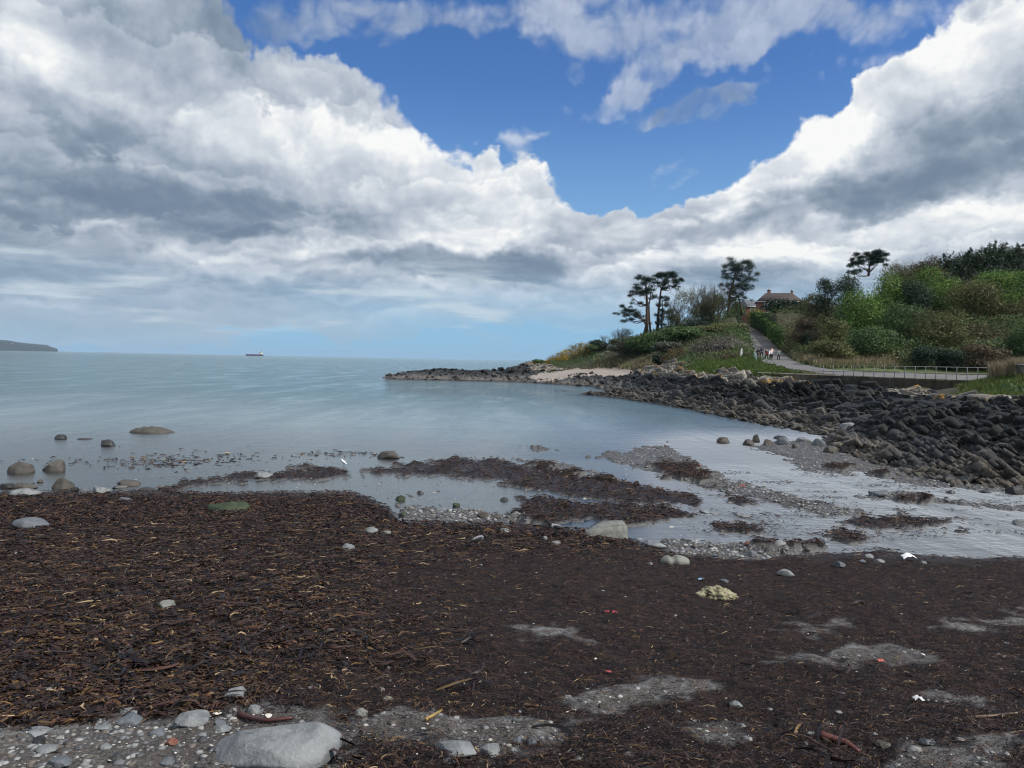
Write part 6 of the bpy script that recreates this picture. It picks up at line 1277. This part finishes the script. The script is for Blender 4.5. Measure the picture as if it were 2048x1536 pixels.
PG = [(.20, .205, .21), (.24, .24, .235), (.05, .052, .055), (.09, .095, .10), (.14, .145, .15), (.19, .195, .19), (.11, .095, .08), (.07, .06, .05), (.28, .28, .26)]
X_, Y_, Z_, k_, g_, sa_, zw_, px_, py_, nr_, rg = shore_samples(110000, 12, 1.15, 15, 62)
pool = sstep(-10, 20, poly_sd(px_, py_, [(730, 955), (1000, 975), (1120, 1010), (1100, 1060), (800, 1048), (720, 1000)]))+sstep(-10, 20, poly_sd(px_, py_, [(1380, 1040), (1560, 1070), (1700, 1095), (1500, 1115), (1320, 1085)]))*.8+.5*sstep(-10, 20, poly_sd(px_, py_, [(1540, 940), (2048, 985), (2048, 1040), (1750, 1010)]))
keep = rg.random(len(X_)) < np.clip(.5*g_+.2*pool*(1-k_)*sstep(-.2, .3, fbm(X_*.8, Y_*.8, 3, 31))+.10*(Z_ > zw_-.09)*(1-k_)*(~nr_), 0, 1)
wtr = Z_[keep] < zw_[keep]-.01; pebbles('gravel', X_[keep], Y_[keep], np.where(wtr, np.maximum(Z_[keep], zw_[keep]-.035), Z_[keep]), (.02+.055*rg.random(keep.sum())**2.2)*np.where(wtr, 1.3, 1), rg, PG)
X_, Y_, Z_, k_, g_, sa_, zw_, px_, py_, nr_, rg = shore_samples(60000, 13, 1.3, 2.6, 17)
keep = nr_ & (rg.random(len(X_)) < .5*sa_*(.6+.8*sstep(700, 400, px_))+.02*k_); pebbles('shingle', X_[keep], Y_[keep], Z_[keep], .003+.022*rg.random(keep.sum())**4+.012*(rg.random(keep.sum()) < .04), rg, PG, .5)
X_, Y_, Z_, k_, g_, sa_, zw_, px_, py_, nr_, rg = shore_samples(5000, 14, 1.3, 2.6, 16)
keep = nr_ & (rg.random(len(X_)) < .22*sa_+.05); pebbles('shell_fragments', X_[keep], Y_[keep], Z_[keep]+.008, .003+.005*rg.random(keep.sum()), rg, [(.6, .58, .52), (.68, .67, .63), (.5, .46, .38)], .35)
# drifting specks of weed on the shallows
rg = np.random.default_rng(3); px_ = np.concatenate([rg.normal(370, 130, 260), rg.uniform(600, 760, 60)]); py_ = np.concatenate([922+rg.normal(0, 9, 260)-.012*(px_[:260]-370), rg.normal(908, 3, 60)]); Q = np.array([PZ(a, b_, .0) for a, b_ in zip(px_, py_)])
strands('floating_weed', Q[:, 0], Q[:, 1], Q[:, 2]+.0, .10+.3*rg.random(len(Q)), .05+.06*rg.random(len(Q)), rg, .03)

# weed caught on stones in the stream
rg = np.random.default_rng(8); cx = rg.uniform(1330, 2050, 150); cy = np.clip(1085-.0*cx-rg.random(150)**.8*150, 905, 1100); mm = (cy > 900+.055*(cx-1330)) ; cx, cy = cx[mm], cy[mm]
QX, QY, QZ = [], [], []
for a, b_ in zip(cx, cy):
    q = on_shore(a, b_); nn = int(3+rg.random()**3*34); r = .05+.02*nn*.5
    ox, oy = rg.normal(size=nn)*r*1.5, rg.normal(size=nn)*r*.6; QX.append(q[0]+ox); QY.append(q[1]+oy); QZ.append(np.full(nn, q[2]))
QX, QY, QZ = map(np.concatenate, (QX, QY, QZ)); strands('stranded_weed', QX, QY, QZ, .08+.16*rg.random(len(QX)), .015+.03*rg.random(len(QX)), rg, .05)
# long fronds on top of the near weed
X_, Y_, Z_, k_, g_, sa_, zw_, px_, py_, nr_, rg = shore_samples(9000, 15, 1.2, 3.2, 17)
keep = nr_ & (rg.random(len(X_)) < k_*.5*(1-.85*sstep(750, 1050, px_)*sstep(1085, 1150, py_))*sstep(-.3, .5, fbm(X_*.9, Y_*.9, 3, 19)))
strands('long_fronds', X_[keep], Y_[keep], Z_[keep]+.012, .14+.24*rg.random(keep.sum()), .014+.026*rg.random(keep.sum()), rg, .055, [.34, .3, .2, .08, .03, .05, .01, 0], 1.0)
# ------------------------------------------------------------------ sea air
mb = MB(); mb.box((2000, 11000, 65), (40000, 26000, 150)); m, b, bs, out = new_mat('sea_air'); b.n.remove(bs)
pv = b.new('ShaderNodeVolumePrincipled'); pv.inputs['Color'].default_value = (.55, .74, .95, 1); pv.inputs['Density'].default_value = 3.2e-5; pv.inputs['Anisotropy'].default_value = 0
b.l.new(pv.outputs[0], out.inputs['Volume']); o = mb.build('haze', m); o['kind'] = 'stuff'
